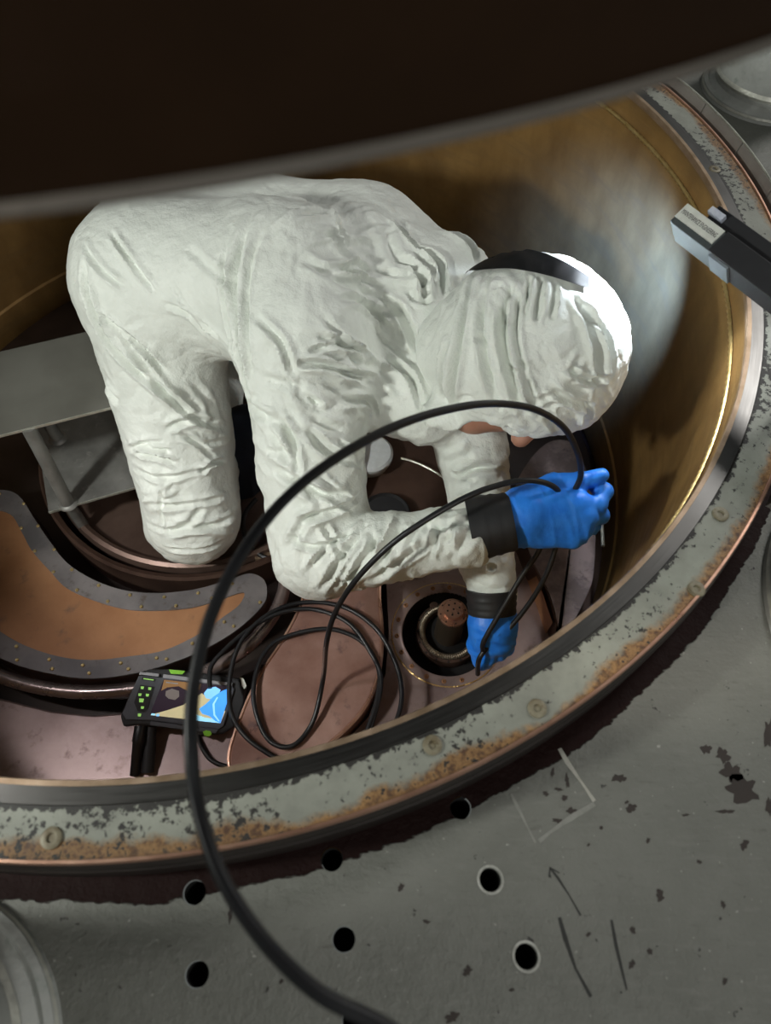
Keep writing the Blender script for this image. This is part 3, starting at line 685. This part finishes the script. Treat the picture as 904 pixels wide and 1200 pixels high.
def crease(V, P, wd, dep):
    """a pressed fold line along the cloth: a narrow valley with raised shoulders, fading out at both ends"""
    P = P[np.linalg.norm(P - np.array(CAM), axis=1) < 1.9]
    if len(P) < 2 or np.linalg.norm(np.diff(P, axis=0), axis=1).max() > .16: return np.zeros(len(V))
    P = np.array(catmull([Vector(map(float, p)) for p in P], 6)); L = len(P)
    lo, hi = P.min(0) - wd * 5, P.max(0) + wd * 5; m = ((V > lo) & (V < hi)).all(1); W = V[m]; best = np.full(len(W), 9.); tt = np.zeros(len(W))
    for i in range(L - 1):
        a, ab = P[i], P[i + 1] - P[i]; t = np.clip(((W - a) @ ab) / max(1e-9, ab @ ab), 0, 1); dd = np.linalg.norm(W - a - t[:, None] * ab, axis=1)
        u = dd < best; best[u] = dd[u]; tt[u] = (i + t[u]) / (L - 1)
    x = best / wd; env = np.clip(np.minimum(tt, 1 - tt) * 4, 0, 1); g = np.zeros(len(V))
    g[m] = env * dep * (-np.exp(-x * x) + .75 * np.exp(-((x - 1.9) / .9) ** 2)); return g
def segw(a, b, s): return np.exp(-(np.maximum(sd_cap(V.astype(np.float32), a, b, 0, 0), 0) / s) ** 2)
disp = np.zeros(len(V)); wsum = np.full(len(V), 1e-4)
msk = np.clip((vnoise(V / .075 + 3, 77) - .30) / .4, 0.12, 1)
def addf(a, b, s, e, w1, w2, amp, seed, sharp=1.):
    global disp, wsum
    wt = segw(a, b, s); m = wt > .03; W = V[m]; e = np.asarray(e, float); e = e / np.linalg.norm(e)
    f = .6 * folds(W, e, w1, w2, seed, sharp) + .4 * folds(W, e + np.array([.35, -.3, .3]), w1 * .6, w2 * .4, seed + 70, sharp) - .5
    disp[m] += wt[m] * amp * msk[m] * f; wsum += wt
addf(hipR, kneeR, .11, kneeR - hipR + v(-.25, .1, .2), .050, .16, .014, 11, 1.3)
addf(kneeR - v(0, 0, .02), kneeR + v(0, .1, 0), .08, v(.5, .2, 1), .030, .10, .011, 12)
addf(hipR, chR, .16, v(.7, -.55, -.35), .055, .26, .010, 13, 1.4)
addf(hipL, chL, .16, v(.8, -.4, .2), .060, .26, .008, 14, 1.4)
addf(chL, shL, .10, v(.5, .6, -.3), .055, .16, .020, 15)
addf(chR, shR, .09, v(.3, .8, .35), .055, .16, .020, 16)
addf(shR, elR, .085, v(.55, .75, .2), .042, .11, .022, 17)
addf(elR, wrR, .07, v(.8, .25, .3), .028, .14, .016, 18)
addf(shL, wrL, .08, wrL - shL + v(.2, .1, .1), .034, .10, .016, 19)
disp = disp / np.maximum(wsum, .4)
def crumple(V, sc, seed):
    """crumpled-paper facets: distance between the two nearest scattered points"""
    P = V / sc; c = np.floor(P).astype(np.int64); b1 = np.full(len(V), 9., np.float32); b2 = b1.copy()
    for i in (-1, 0, 1):
        for j in (-1, 0, 1):
            for k in (-1, 0, 1):
                q = c + [i, j, k]; h = (q[:, 0] * 73856093 ^ q[:, 1] * 19349663 ^ q[:, 2] * 83492791 ^ seed * 2654435) & 0xffffff
                o = np.stack([(h & 255), (h >> 8) & 255, (h >> 16) & 255], 1) / 255.; dd = ((P - q - o) ** 2).sum(1)
                n1 = np.minimum(b1, dd); b2 = np.minimum(np.maximum(b1, dd), b2); b1 = n1
    return np.sqrt(b2) - np.sqrt(b1)
near = V[:, 1] < 1.15
wv = V + (np.stack([vnoise(V / .05, k) for k in (81, 82, 83)], 1) - .5) * .03
disp[near] += (np.minimum(crumple(wv[near], .042, 5), .45) - .25) * .0060 * (.35 + .65 * msk[near])
cl_ = []; rn = random.Random(5)
for pts, wd, dep in (
    ([(300, 245), (282, 290), (275, 335), (281, 390), (292, 450), (298, 480)], .007, .009),
    ([(318, 252), (296, 300), (290, 350), (293, 410), (297, 455)], .005, .005), ([(270, 270), (262, 330), (270, 390), (288, 445)], .005, .005),
    ([(118, 262), (118, 310), (135, 350), (175, 400), (235, 440), (285, 462)], .008, .011),
    ([(100, 300), (104, 345), (130, 400), (180, 450), (235, 480)], .007, .010), ([(150, 400), (190, 455), (230, 490), (262, 500)], .007, .010),
    ([(160, 340), (205, 390), (255, 430), (285, 448)], .005, .006), ([(200, 330), (245, 385), (284, 430)], .005, .005), ([(300, 370), (330, 400), (345, 440)], .006, .007),
    ([(128, 270), (150, 300), (185, 345)], .005, .006), ([(300, 262), (350, 232), (410, 222)], .005, .006), ([(312, 280), (370, 250), (440, 245)], .006, .007), ([(330, 300), (390, 275), (470, 270)], .006, .006),
    ([(375, 318), (415, 322), (455, 345)], .007, .011), ([(395, 352), (430, 362), (462, 392)], .007, .011), ([(370, 395), (410, 405), (450, 430)], .006, .009), ([(345, 425), (390, 430), (440, 452)], .006, .009),
    ([(330, 440), (370, 470), (430, 505)], .004, .006), ([(360, 500), (385, 530), (425, 545)], .008, .012), ([(325, 480), (345, 520), (350, 560)], .006, .007), ([(340, 560), (375, 575), (415, 600)], .006, .009), ([(345, 610), (385, 600), (425, 575)], .006, .009), ([(335, 625), (370, 640), (420, 622)], .005, .007), ([(390, 470), (430, 470), (440, 490)], .007, .010),
    ([(375, 690), (400, 655), (432, 620)], .006, .008), ([(400, 692), (425, 655), (455, 622)], .005, .007), ([(425, 692), (450, 655), (470, 618)], .006, .008), ([(460, 690), (480, 650), (492, 612)], .006, .008), ([(490, 688), (505, 655), (515, 620)], .005, .007), ([(520, 672), (530, 645), (535, 610)], .005, .006), ([(360, 670), (380, 645), (400, 632)], .005, .006),
    ([(155, 545), (190, 560), (240, 550), (275, 530)], .006, .008), ([(160, 575), (200, 592), (250, 585), (280, 565)], .006, .008), ([(170, 610), (205, 622), (250, 615), (280, 595)], .006, .008), ([(190, 640), (225, 645), (262, 635)], .005, .006), ([(210, 505), (240, 520), (270, 510)], .006, .009), ([(130, 480), (165, 520), (200, 530)], .006, .008), ([(195, 560), (190, 600), (205, 640)], .004, .005),
    ([(465, 300), (490, 320), (500, 360)], .007, .012), ([(490, 290), (515, 310), (520, 350)], .007, .010), ([(430, 340), (470, 365), (490, 410)], .007, .011), ([(520, 270), (545, 285), (560, 310)], .007, .010), ([(450, 420), (480, 440), (495, 480)], .006, .010), ([(535, 560), (560, 548), (590, 552)], .005, .007), ([(530, 590), (560, 580), (592, 582)], .005, .006), ([(560, 650), (575, 665), (592, 650)], .005, .007)):
    cl_.append((pts, wd * .78, dep * (.62 if pts[0][1] > 500 and pts[-1][0] < 290 else 1.0)))
for zx0, zx1, zy0, zy1, n_, a0_, a1_ in ((370, 520, 260, 450, 16, -10, 60), (310, 430, 440, 640, 16, -30, 60), (360, 545, 610, 690, 14, -80, -30), (110, 285, 300, 480, 8, 30, 60), (150, 285, 480, 650, 14, -35, 50), (525, 598, 535, 690, 10, -40, 40)):
    for _ in range(n_):
        x, y, a, L_ = rn.uniform(zx0, zx1), rn.uniform(zy0, zy1), math.radians(rn.uniform(a0_, a1_)), rn.uniform(16, 44); b_ = rn.uniform(-9, 9)
        cl_.append(([(x - L_ * math.cos(a), y - L_ * math.sin(a)), (x - b_ * math.sin(a), y + b_ * math.cos(a)), (x + L_ * math.cos(a), y + L_ * math.sin(a))], rn.uniform(.0035, .0075), rn.uniform(.003, .0075)))
disp += creases(V, body, cl_)
V = V + nn * disp[:, None]
cov = obj('coverall', to_mesh('coverall', V, Q), 'suit', per)
cov['label'] = 'crumpled white protective coverall'

# hood
hcn = np.array(at(622, 414, -.10), np.float32)
fdir = np.array(Vector((.05, -.55, -.83)).normalized(), np.float32)      # where the face looks
hr = v(.142, .136, .142)
def hood(P):
    outer = sd_ell(P, hcn, hr)
    outer = smin(outer, sd_cap(P, hcn + v(-.05, .01, .0), A_(545, 410, -.13), .105, .080), .03)
    outer = smin(outer, sd_cap(P, A_(515, 490, -.17), A_(545, 505, -.17), .030, .022), .03)
    s = np.maximum(outer, -(outer + .020))
    cut = (P - hcn) @ fdir - .100
    cut2 = sd_ell(P, np.array(at(572, 524, -.165)), v(.050, .045, .045))
    return np.maximum(np.maximum(s, cut), -cut2)
V, Q = surface(hood, hcn - .24, hcn + .18, .0048)
V = relax(V, Q, 2); V, Q = subdivide(V, Q); V = relax(V, Q, 1); nn = vnormals(V, Q)
loc = V - hcn
left = 1 / (1 + np.exp((loc[:, 0] - .02) / .02))
f2 = folds(V, (.8, .35, .4), .022, .07, 42)
disp = (f2 - .5) * (.002 + .003 * left) + (np.minimum(crumple(V + (vnoise(V / .03, 9)[:, None] - .5) * .02, .034, 6), .45) - .25) * .0050
cl_ = []
for pts, wd, dep in (([(560, 318), (545, 370), (535, 430), (532, 480)], .007, .011), ([(578, 322), (565, 380), (572, 430), (585, 470)], .006, .009), ([(600, 330), (590, 385), (600, 440), (622, 500)], .007, .012), ([(615, 330), (604, 385), (615, 440), (640, 495)], .005, .007),
    ([(635, 325), (630, 350), (628, 380)], .005, .006), ([(650, 330), (648, 355), (645, 375)], .005, .006), ([(622, 322), (618, 345), (615, 370)], .004, .005), ([(670, 345), (690, 380), (700, 420), (700, 470)], .007, .009), ([(680, 360), (710, 400), (715, 450)], .005, .007), ([(640, 480), (655, 505), (660, 525)], .006, .008), ([(690, 470), (685, 495), (675, 515)], .006, .008), ([(525, 400), (520, 440), (522, 470)], .006, .008), ([(660, 430), (690, 445), (715, 440)], .005, .007), ([(640, 450), (670, 470), (700, 475)], .005, .006)):
    cl_.append((pts, wd * .8, dep))
for _ in range(20):
    x, y, a, L_ = rn.uniform(530, 725), rn.uniform(330, 510), math.radians(rn.uniform(40, 120) if rn.random() < .6 else rn.uniform(-30, 30)), rn.uniform(8, 22); b_ = rn.uniform(-6, 6)
    cl_.append(([(x - L_ * math.cos(a), y - L_ * math.sin(a)), (x - b_ * math.sin(a), y + b_ * math.cos(a)), (x + L_ * math.cos(a), y + L_ * math.sin(a))], rn.uniform(.003, .005), rn.uniform(.002, .005)))
disp += creases(V, hood, cl_)
V = V + nn * disp[:, None]
hd_ = obj('hood', to_mesh('hood', V, Q), 'suit', per); hd_['label'] = 'crinkled white hood'
from mathutils.bvhtree import BVHTree
hood_bvh = BVHTree.FromPolygons([tuple(p) for p in V.tolist()], Q.tolist())
# head and face inside the hood
hx = np.array(Vector((.97, .12, .05)).normalized()); fd2 = np.array(Vector((.0, -.74, -.67)).normalized()); hz = fd2 - hx * (fd2 @ hx); hz /= np.linalg.norm(hz); hy = np.cross(hz, hx)
Hp = lambda a, b, c: hcn + hx * (a - .004) + hy * b + hz * (c + .012)     # a: towards crown, b: sideways, c: out of the face
rot = np.stack([hx, hy, hz], 1)
def head(P):
    d = sd_ell(P, Hp(.02, 0, -.005), v(.105, .075, .092), rot)
    d = smin(d, sd_cap(P, Hp(-.085, 0, .058), Hp(-.03, 0, .045), .042, .055), .03)
    d = smin(d, sd_cap(P, Hp(.02, 0, .09), Hp(-.018, 0, .112), .009, .015), .012)
    for s in (-1, 1):
        d = smin(d, sd_ell(P, Hp(-.01, s * .078, -.01), v(.03, .012, .018), rot), .008)
        d = np.maximum(d, -sd_ell(P, Hp(.022, s * .032, .096), v(.010, .016, .012), rot) * .7)
        d = smin(d, sd_cap(P, Hp(.036, s * .018, .088), Hp(.036, s * .045, .078), .007, .006), .01)
        d = smin(d, sd_ell(P, Hp(.020, s * .032, .080), v(.011, .012, .011), rot), .002)
    d = smin(d, sd_cap(P, Hp(-.048, -.018, .090), Hp(-.048, .018, .090), .006, .006), .008)
    d = smin(d, sd_cap(P, Hp(-.06, 0, -.02), neck * 1., .055, .06), .02)
    return d
V, Q = surface(head, hcn - .17, hcn + .17, .005)
hb = obj('head', to_mesh('head', V, Q), 'skin', per); hb['label'] = 'face turned down towards the port'
nose = Hp(-.018, 0, .118)
# dark strap across the top of the hood
bm = bmesh.new(); prev = None
for i in range(31):
    s = i / 30; px = 546 + (688 - 546) * s; bot = 322 - 8 * math.sin(math.pi * s) + 11 * s + 14 * max(0, s - .35); wd = 5 + 20 * math.sin(math.pi * min(1, .05 + s * .85)) ** .7
    row = []
    for j in range(8):
        py = bot - wd * j / 7; d = ray(px, py).normalized(); hit = hood_bvh.ray_cast(CAM, d)
        if hit[0] is None or (hit[0] - CAM).length > 1.25:
            near = hood_bvh.find_nearest(CAM + d * (Vector(hcn) - CAM).length); p = near[0]; nrm = (p - Vector(hcn)).normalized()
        else: p = hit[0]; nrm = (p - Vector(hcn)).normalized()
        row.append(bm.verts.new(p + nrm * .006))
    if prev:
        for j in range(7): bm.faces.new((prev[j], prev[j + 1], row[j + 1], row[j]))
    prev = row
bmesh.ops.solidify(bm, geom=bm.faces[:], thickness=.003)
obj('head_strap', bm, 'cuff', per)['label'] = 'black strap over the top of the hood'

# gloves
def D(px, py, dmm, base=1.045): return np.array(pd(px, py, base + dmm / 1000.), np.float32)
def chain(P, pts, rads, d=None, k=.006):
    for i in range(len(pts) - 1):
        c = sd_cap(P, pts[i], pts[i + 1], rads[i], rads[i + 1]); d = c if d is None else smin(d, c, k)
    return d
def gloveR(P):
    kn = [D(676, 588, 0), D(686, 604, 6), D(682, 619, 14), D(672, 630, 24)]
    wr = D(588, 612, 0)
    d = sd_cap(P, wr, D(615, 604, 0), .034, .034)
    for k_, s in zip(kn, (D(612, 590, 0), D(610, 602, 2), D(608, 612, 6), D(606, 622, 10))):
        d = smin(d, sd_cap(P, s, k_, .024, .0155), .016)
    f = chain(P, [kn[0], D(700, 592, 16), D(708, 576, 28), D(697, 568, 30)], (.0145, .0125, .0115, .010))
    f = np.minimum(f, chain(P, [kn[1], D(703, 604, 32), D(694, 594, 52), D(676, 592, 46)], (.0145, .0125, .0115, .010)))
    f = np.minimum(f, chain(P, [kn[2], D(694, 616, 42), D(682, 604, 60), D(664, 600, 52)], (.014, .012, .011, .010)))
    f = np.minimum(f, chain(P, [kn[3], D(681, 628, 50), D(668, 616, 62), D(655, 610, 52)], (.0125, .0105, .0095, .009)))
    d = smin(d, f, .006)
    th = chain(P, [D(622, 584, 14), D(648, 568, 14), D(680, 565, 12), D(705, 557, 14)], (.022, .016, .0135, .0105))
    d = smin(d, th, .008)
    return d
c0 = D(650, 595, 20)
V, Q = surface(gloveR, c0 - .12, c0 + .12, .0026); V = relax(V, Q, 1); nn = vnormals(V, Q)
V = V + nn * ((folds(V, v(1, .35, .1), .010, .05, 51) - .5) * .0028)[:, None]
obj('glove', to_mesh('glove_fist', V, Q), 'glove', per)['label'] = 'blue nitrile glove closed around the black cable'
def E_(px, py, dmm): return np.array(pd(px, py, 1.20 + dmm / 1000.), np.float32)
def gloveL(P):
    d = sd_cap(P, E_(577, 712, 0), E_(577, 735, 8), .033, .035)
    kn = [E_(566, 752, 14), E_(577, 756, 12), E_(587, 755, 16), E_(594, 750, 24)]
    for k_, s in zip(kn, (E_(568, 730, 8), E_(575, 732, 6), E_(582, 732, 8), E_(588, 730, 12))): d = smin(d, sd_cap(P, s, k_, .026, .015), .016)
    f = chain(P, [kn[0], E_(562, 766, 34), E_(561, 775, 60)], (.0145, .0125, .0105))
    f = np.minimum(f, chain(P, [kn[1], E_(573, 770, 34), E_(570, 777, 62)], (.0145, .0125, .0105)))
    f = np.minimum(f, chain(P, [kn[2], E_(585, 766, 38), E_(581, 770, 66)], (.014, .012, .010)))
    f = np.minimum(f, chain(P, [kn[3], E_(594, 760, 44), E_(590, 762, 68)], (.0125, .011, .0095)))
    d = smin(d, f, .006)
    return smin(d, chain(P, [E_(562, 738, 18), E_(558, 756, 34), E_(564, 778, 46)], (.018, .0145, .011)), .008)
c0 = E_(577, 748, 25)
V, Q = surface(gloveL, c0 - .12, c0 + .12, .0026); V = relax(V, Q, 1); nn = vnormals(V, Q)
V = V + nn * ((folds(V, v(.2, 1, .6), .012, .05, 52) - .5) * .0024)[:, None]
obj('glove', to_mesh('glove_reaching', V, Q), 'glove', per)['label'] = 'blue nitrile glove reaching into the port'
# black taped cuffs
def cuff(a, b, ra, rb, lab):
    a, b = Vector(a), Vector(b); n = 10; P = [a.lerp(b, i / n) for i in range(n + 1)]
    o = obj('cuff_tape', tube(P, [(ra + (rb - ra) * i / n) * (1 + .02 * math.sin(i * 2.3)) for i in range(n + 1)], 32), 'cuff', per); o['label'] = lab
cuff(D(551, 620, -2), D(601, 611, 0), .0490, .0425, 'wide black tape around the wrist of the fist')
cuff(E_(576, 690, -8), E_(577, 719, 0), .0425, .0395, 'black tape around the lower wrist')

# ------------------------------------------------------------------ inspection cable
RC = .0042
pts = [(480, 1222, .42), (440, 1197, .42), (370, 1161, .42), (305, 1097, .43), (257, 1022, .44), (231, 940, .45), (224, 870, .45), (227, 805, .455), (242, 738, .46), (268, 676, .47), (305, 618, .49), (350, 570, .52), (405, 530, .57), (462, 500, .64), (520, 481, .71), (575, 473, .79), (625, 479, .87), (660, 500, .94), (677, 530, .99), (681, 556, 1.03), (674, 574, 1.046), (664, 590, 1.075), (657, 615, 1.10), (652, 640, 1.11), (641, 672, 1.13), (622, 705, 1.16), (598, 735, 1.185), (575, 755, 1.195), (562, 772, 1.20), (560, 790, 1.24)]
bm = bmesh.new(); tube_into(bm, catmull([pd(*p) for p in pts], 10), RC, 12)
ZC = -.5445
b_ = [(566, 762, 1.19), (568, 750, 1.175), (590, 712, 1.15), (612, 675, 1.13), (632, 645, 1.11), (640, 620, 1.095), (648, 592, 1.07), (655, 577, 1.04), (642, 567, 1.02), (618, 563, 1.00), (590, 567, .985), (550, 581, .965), (500, 609, .955), (455, 641, .965), (417, 680, 1.0), (394, 716, 1.05), (383, 752, 1.11)]
B3 = [pd(*p) for p in b_]
flo = [(379, 794), (367, 845), (343, 874), (316, 868), (300, 835), (298, 799), (311, 764), (336, 746), (382, 737), (417, 747), (438, 769), (445, 799), (434, 846), (410, 890), (360, 905), (316, 884), (285, 860), (270, 830), (271, 785), (285, 748), (316, 719), (356, 706), (402, 711), (438, 734), (458, 764), (470, 800), (467, 838), (440, 885), (400, 910)]
zz = lambda i: ZC + (.016 if i < 1 else .003 * math.sin(i * 1.7) + .004)
B3 += [at(x, y, zz(i) if i else -.50) if x < 450 else at(x, y, ZC + .004) for i, (x, y) in enumerate(flo)]
tube_into(bm, catmull(B3, 10), RC, 12)
fl2 = [(246, 806, -.53), (247, 782, -.535), (262, 763, -.535), (290, 739, -.54), (326, 719, -.54), (366, 714, -.54), (407, 729, -.535), (433, 762, -.54), (447, 800, -.54), (432, 862, -.54)]
tube_into(bm, catmull([at(*p) for p in fl2], 10), RC, 12)
fl3 = [(222, 836, -.60), (229, 855, -.613), (238, 878, -.613), (255, 895, -.613), (300, 905, -.613)]
tube_into(bm, catmull([at(*p) for p in fl3], 10), RC, 12)
tag(obj('inspection_cable', bm, 'black'), 'long black probe cable looping through the gloved fist and coiled on the floor', 'cable')

# ------------------------------------------------------------------ handheld inspection screen
dcn = at(216, 824, -.565)
dx = (at(272, 828, -.565) - at(160, 820, -.565)).normalized(); dzn = (CAM - dcn).normalized(); dzn = (dzn + Vector((-.05, -.1, .1))).normalized()
dy = dzn.cross(dx).normalized(); dx = dy.cross(dzn).normalized()
dev = thing('inspection_monitor', 'handheld inspection monitor with lit screen and green buttons lying on the copper floor', 'monitor', dcn)
S = .00157                                  # metres per photo pixel at this distance
def dq(pts): return [((x - 216) * S, -(y - 824) * S) for x, y in pts]
def dev_part(name, pts, z0, z1, mat, parent=dev, bev=0.): return obj(name, slab(dcn, dx, dy, dzn, dq(pts), z0, z1), mat, parent, smooth=False, bevel=bev)
dev_part('housing', [(163, 800), (172, 790), (200, 788), (264, 793), (276, 794), (283, 803), (282, 820), (276, 845), (262, 855), (240, 858), (226, 853), (170, 850), (155, 853), (150, 842), (156, 820)], -.035, .0, 'black_matte', bev=.004)
fp = dev_part('front_panel', [(164, 797), (266, 801), (269, 806), (262, 846), (256, 850), (182, 844), (157, 845), (152, 838)], .0, .004, 'bezel', bev=.0015)
dev_part('top_trim', [(165, 793), (185, 794), (185, 797), (164, 796)], .0, .006, 'bezel_light')
dev_part('top_trim', [(190, 794), (266, 799), (266, 802), (190, 798)], .0, .006, 'bezel_light')
dev_part('bottom_trim', [(183, 845), (256, 850), (254, 854), (183, 849)], .0, .005, 'bezel')
dev_part('green_button', [(195, 788.5), (213, 789), (210, 793), (198, 793)], .001, .0065, 'green')
dev_part('green_button', [(240, 853), (243, 851.5), (248, 852), (250, 855), (247, 858), (242, 857)], .001, .0065, 'green')
dev_part('corner_clip', [(273, 792), (278, 793), (282, 801), (280, 805), (277, 801), (275, 795)], .001, .005, 'paper')
sc_ = dev_part('screen', [(191, 799.5), (266, 803), (258, 843.5), (181, 839)], .004, .0048, 'scr_dark')
def sp(name, pts, mat, z): return obj(name, slab(dcn, dx, dy, dzn, dq(pts), z - .0002, z), mat, sc_, smooth=False)
sp('picture', [(191.5, 800), (232, 802), (231, 808), (222, 812), (208, 806), (196, 808), (190, 812)], 'scr_brown', .0051)
sp('picture', [(195, 812), (201, 809), (209, 811), (210, 817), (206, 821), (199, 820), (195, 817)], 'scr_grey', .0053)
sp('picture', [(181.4, 838.5), (200, 832), (215, 826), (225, 818), (234, 812), (262, 830), (258, 843)], 'scr_tan', .0051)
sp('picture', [(236, 812), (240, 806), (248, 804), (254, 807), (252, 814), (245, 818), (239, 817)], 'scr_blue2', .0054)
sp('picture', [(265, 804), (265.5, 806), (258, 843), (252, 841), (245, 836), (237, 834), (233, 829), (240, 823), (247, 815), (256, 808)], 'scr_blue', .0056)
sp('picture', [(228, 841.5), (257.5, 843), (252, 839), (240, 838), (230, 835)], 'scr_sky', .0055)
sp('picture', [(251, 815), (252, 815.5), (249, 823), (251, 834), (257, 841), (255.5, 841), (249.5, 835), (247, 823)], 'scr_sky', .0058)
sp('icon', [(183, 836.5), (187, 836.7), (186.6, 838.6), (182.6, 838.4)], 'scr_sky', .0058)
sp('icon', [(188.6, 836.6), (191.6, 836.8), (191, 839.4), (188, 839.2)], 'scr_blue2', .0058)
sp('caption', [(194, 802), (207, 802.7), (206.8, 804), (193.8, 803.3)], 'bezel_light', .0058)
kp = dev_part('keypad', [(167, 807), (182, 808), (178, 832), (175, 836), (168, 835), (163, 826)], .004, .0055, 'black_matte')
dev_part('name_badge', [(168, 798.5), (182, 799.5), (181.6, 802.5), (167.6, 801.5)], .004, .0056, 'black_matte')
dev_part('badge_print', [(169.5, 799.7), (180.6, 800.5), (180.4, 801.5), (169.3, 800.7)], .0056, .0058, 'green_key')
for i, (x, y, s) in enumerate(((169.5, 810, 1.7), (177.5, 810.5, 1.7), (168, 817.5, 1.7), (176, 817.5, 1.7), (170.5, 823.5, 2.5), (172.5, 831, 1.6), (170.5, 839, 1.8))):
    dev_part('key', [(x - s, y - s * .8), (x + s, y - s * .8), (x + s * .8, y + s * .8), (x - s * .8, y + s * .8)], .0052, .0066, 'green_key')
hb0 = dcn + dx * ((172 - 216) * S) + dy * (-(852 - 824) * S); hb1 = at(158, 908, -.612)
obj('handle_stem', tube([hb0 - dzn * .012, hb0.lerp(hb1, .3), hb0.lerp(hb1, .32), hb1], [.0105, .0105, .009, .0085], 16), 'black', dev)
hb2 = hb0 + dx * .016 - dzn * .02; obj('handle_grip', tube([hb2, hb2.lerp(at(173, 905, -.612), .5), at(173, 905, -.612)], [.010, .0115, .011], 14), 'black_matte', dev)

# ------------------------------------------------------------------ clamp lamp on the rim
ZQ = .13
q0 = at(812, 240, ZQ); q1 = at(902, 306, ZQ)
lx_ = (q1 - q0); lx_.z = 0; lx_.normalize(); ly_ = Vector((-lx_.y, lx_.x, 0))
if ly_.dot(Vector((-q0.x, -q0.y, 0))) < 0: ly_ = -ly_                     # towards the photographer
TL = math.radians(34); lz_ = uz * math.cos(TL) + ly_ * math.sin(TL); ly_ = ly_ * math.cos(TL) - uz * math.sin(TL); KL = 1.0
lmp = thing('work_lamp', 'black and grey work lamp with white tape reading MAINTENANCE ENGINEERING on the rim', 'lamp', (q0.x, q0.y, 0))
def lb_(name, x0, x1, y0, y1, z0, z1, mat, bev=.001):
    return obj(name, boxm(q0 + lx_ * ((x0 + x1) / 2) + ly_ * ((y0 + y1) / 2) + lz_ * ((z0 + z1) / 2), lx_, ly_, lz_, abs(x1 - x0) / 2, abs(y1 - y0) / 2, abs(z1 - z0) / 2), mat, lmp, smooth=False, bevel=bev)
lb_('body', .058, .30, .0, .030, -.045, -.001, 'black_matte')
lb_('rail', .02, .30, -.022, -.002, -.050, -.012, 'black_matte')
lb_('head', -.004, .060, .003, .030, -.048, -.002, 'lamp_grey')
lb_('head_end', -.010, -.004, .006, .027, -.044, -.008, 'lamp_grey')
lb_('pale_block', .062, .092, .029, .0335, -.042, -.004, 'lamp_pale', .0005)
lb_('tape', -.006, .056, .002, .022, -.0018, .0004, 'paper', 0)
lb_('tag', .018, .040, -.014, -.006, -.012, -.004, mottled('tag_paper', (.45, .48, .58), (.62, .65, .74), 0, .6, 200), 0)
lb_('led_panel', -.0112, -.010, .009, .024, -.040, -.012, 'led', 0)
cu = bpy.data.curves.new('text', 'FONT'); cu.body = 'MAINTENANCE ENGINEERING'; cu.size = .010; cu.align_x = 'CENTER'; cu.align_y = 'CENTER'
to = bpy.data.objects.new('text_tmp', cu); COL.objects.link(to); bpy.context.view_layer.update()
tm = bpy.data.meshes.new_from_object(to.evaluated_get(bpy.context.evaluated_depsgraph_get())); bpy.data.objects.remove(to)
wx = max(vv.co.x for vv in tm.vertices) - min(vv.co.x for vv in tm.vertices); kx = .056 / wx
tc_ = q0 + lx_ * .025 + ly_ * .0125 + lz_ * .0007
for vv in tm.vertices:
    c = vv.co.copy(); vv.co = tc_ + lx_ * (c.x * kx) - ly_ * (c.y * .86)
tx = obj('lettering', tm, 'ink', lmp, smooth=False)
lo_ = q0 - lx_ * .026 + ly_ * .030 - lz_ * .018
post = q0 + lx_ * .245 + ly_ * .015; obj('stand_post', tube([(post.x, post.y, ZQ - .03), (post.x, post.y, -.002)], .009, 12), 'black_matte', lmp)
light('work_lamp_beam', 'SPOT', lo_, (.235, .76, -.10), 18, (.80, .90, 1.0), spot_size=math.radians(84), spot_blend=.9, shadow_soft_size=.012)
lb_('under_led', .004, .052, .008, .026, -.0495, -.048, 'led', 0)
light('work_lamp_under', 'SPOT', q0 + lx_ * .03 + ly_ * .016 - lz_ * .054, at(868, 430, 0), 3.0, (.92, .97, 1.0), spot_size=math.radians(100), spot_blend=.8, shadow_soft_size=.015)
# head torch worn on the far side of the hood, shining on the wall
hl = pd(690, 335, (Vector(hcn) - CAM).length + .125); aim = Vector((.466, 1.13, -.27)); hdv = (aim - hl).normalized(); sv = hdv.cross(uz).normalized(); tv = sv.cross(hdv)
ht = thing('head_torch', 'small black head torch behind the right side of the hood lighting the brass wall', 'torch', hl)
obj('torch_body', boxm(hl - hdv * .014, sv, tv, hdv, .020, .014, .012), 'black_matte', ht, smooth=False, bevel=.003)
obj('lens', boxm(hl - hdv * .001, sv, tv, hdv, .014, .009, .001), 'led', ht, smooth=False)
light('head_torch_beam', 'SPOT', hl + hdv * .004, aim, 36, (.17, .36, 1.0), spot_size=math.radians(84), spot_blend=1.0, shadow_soft_size=.012)
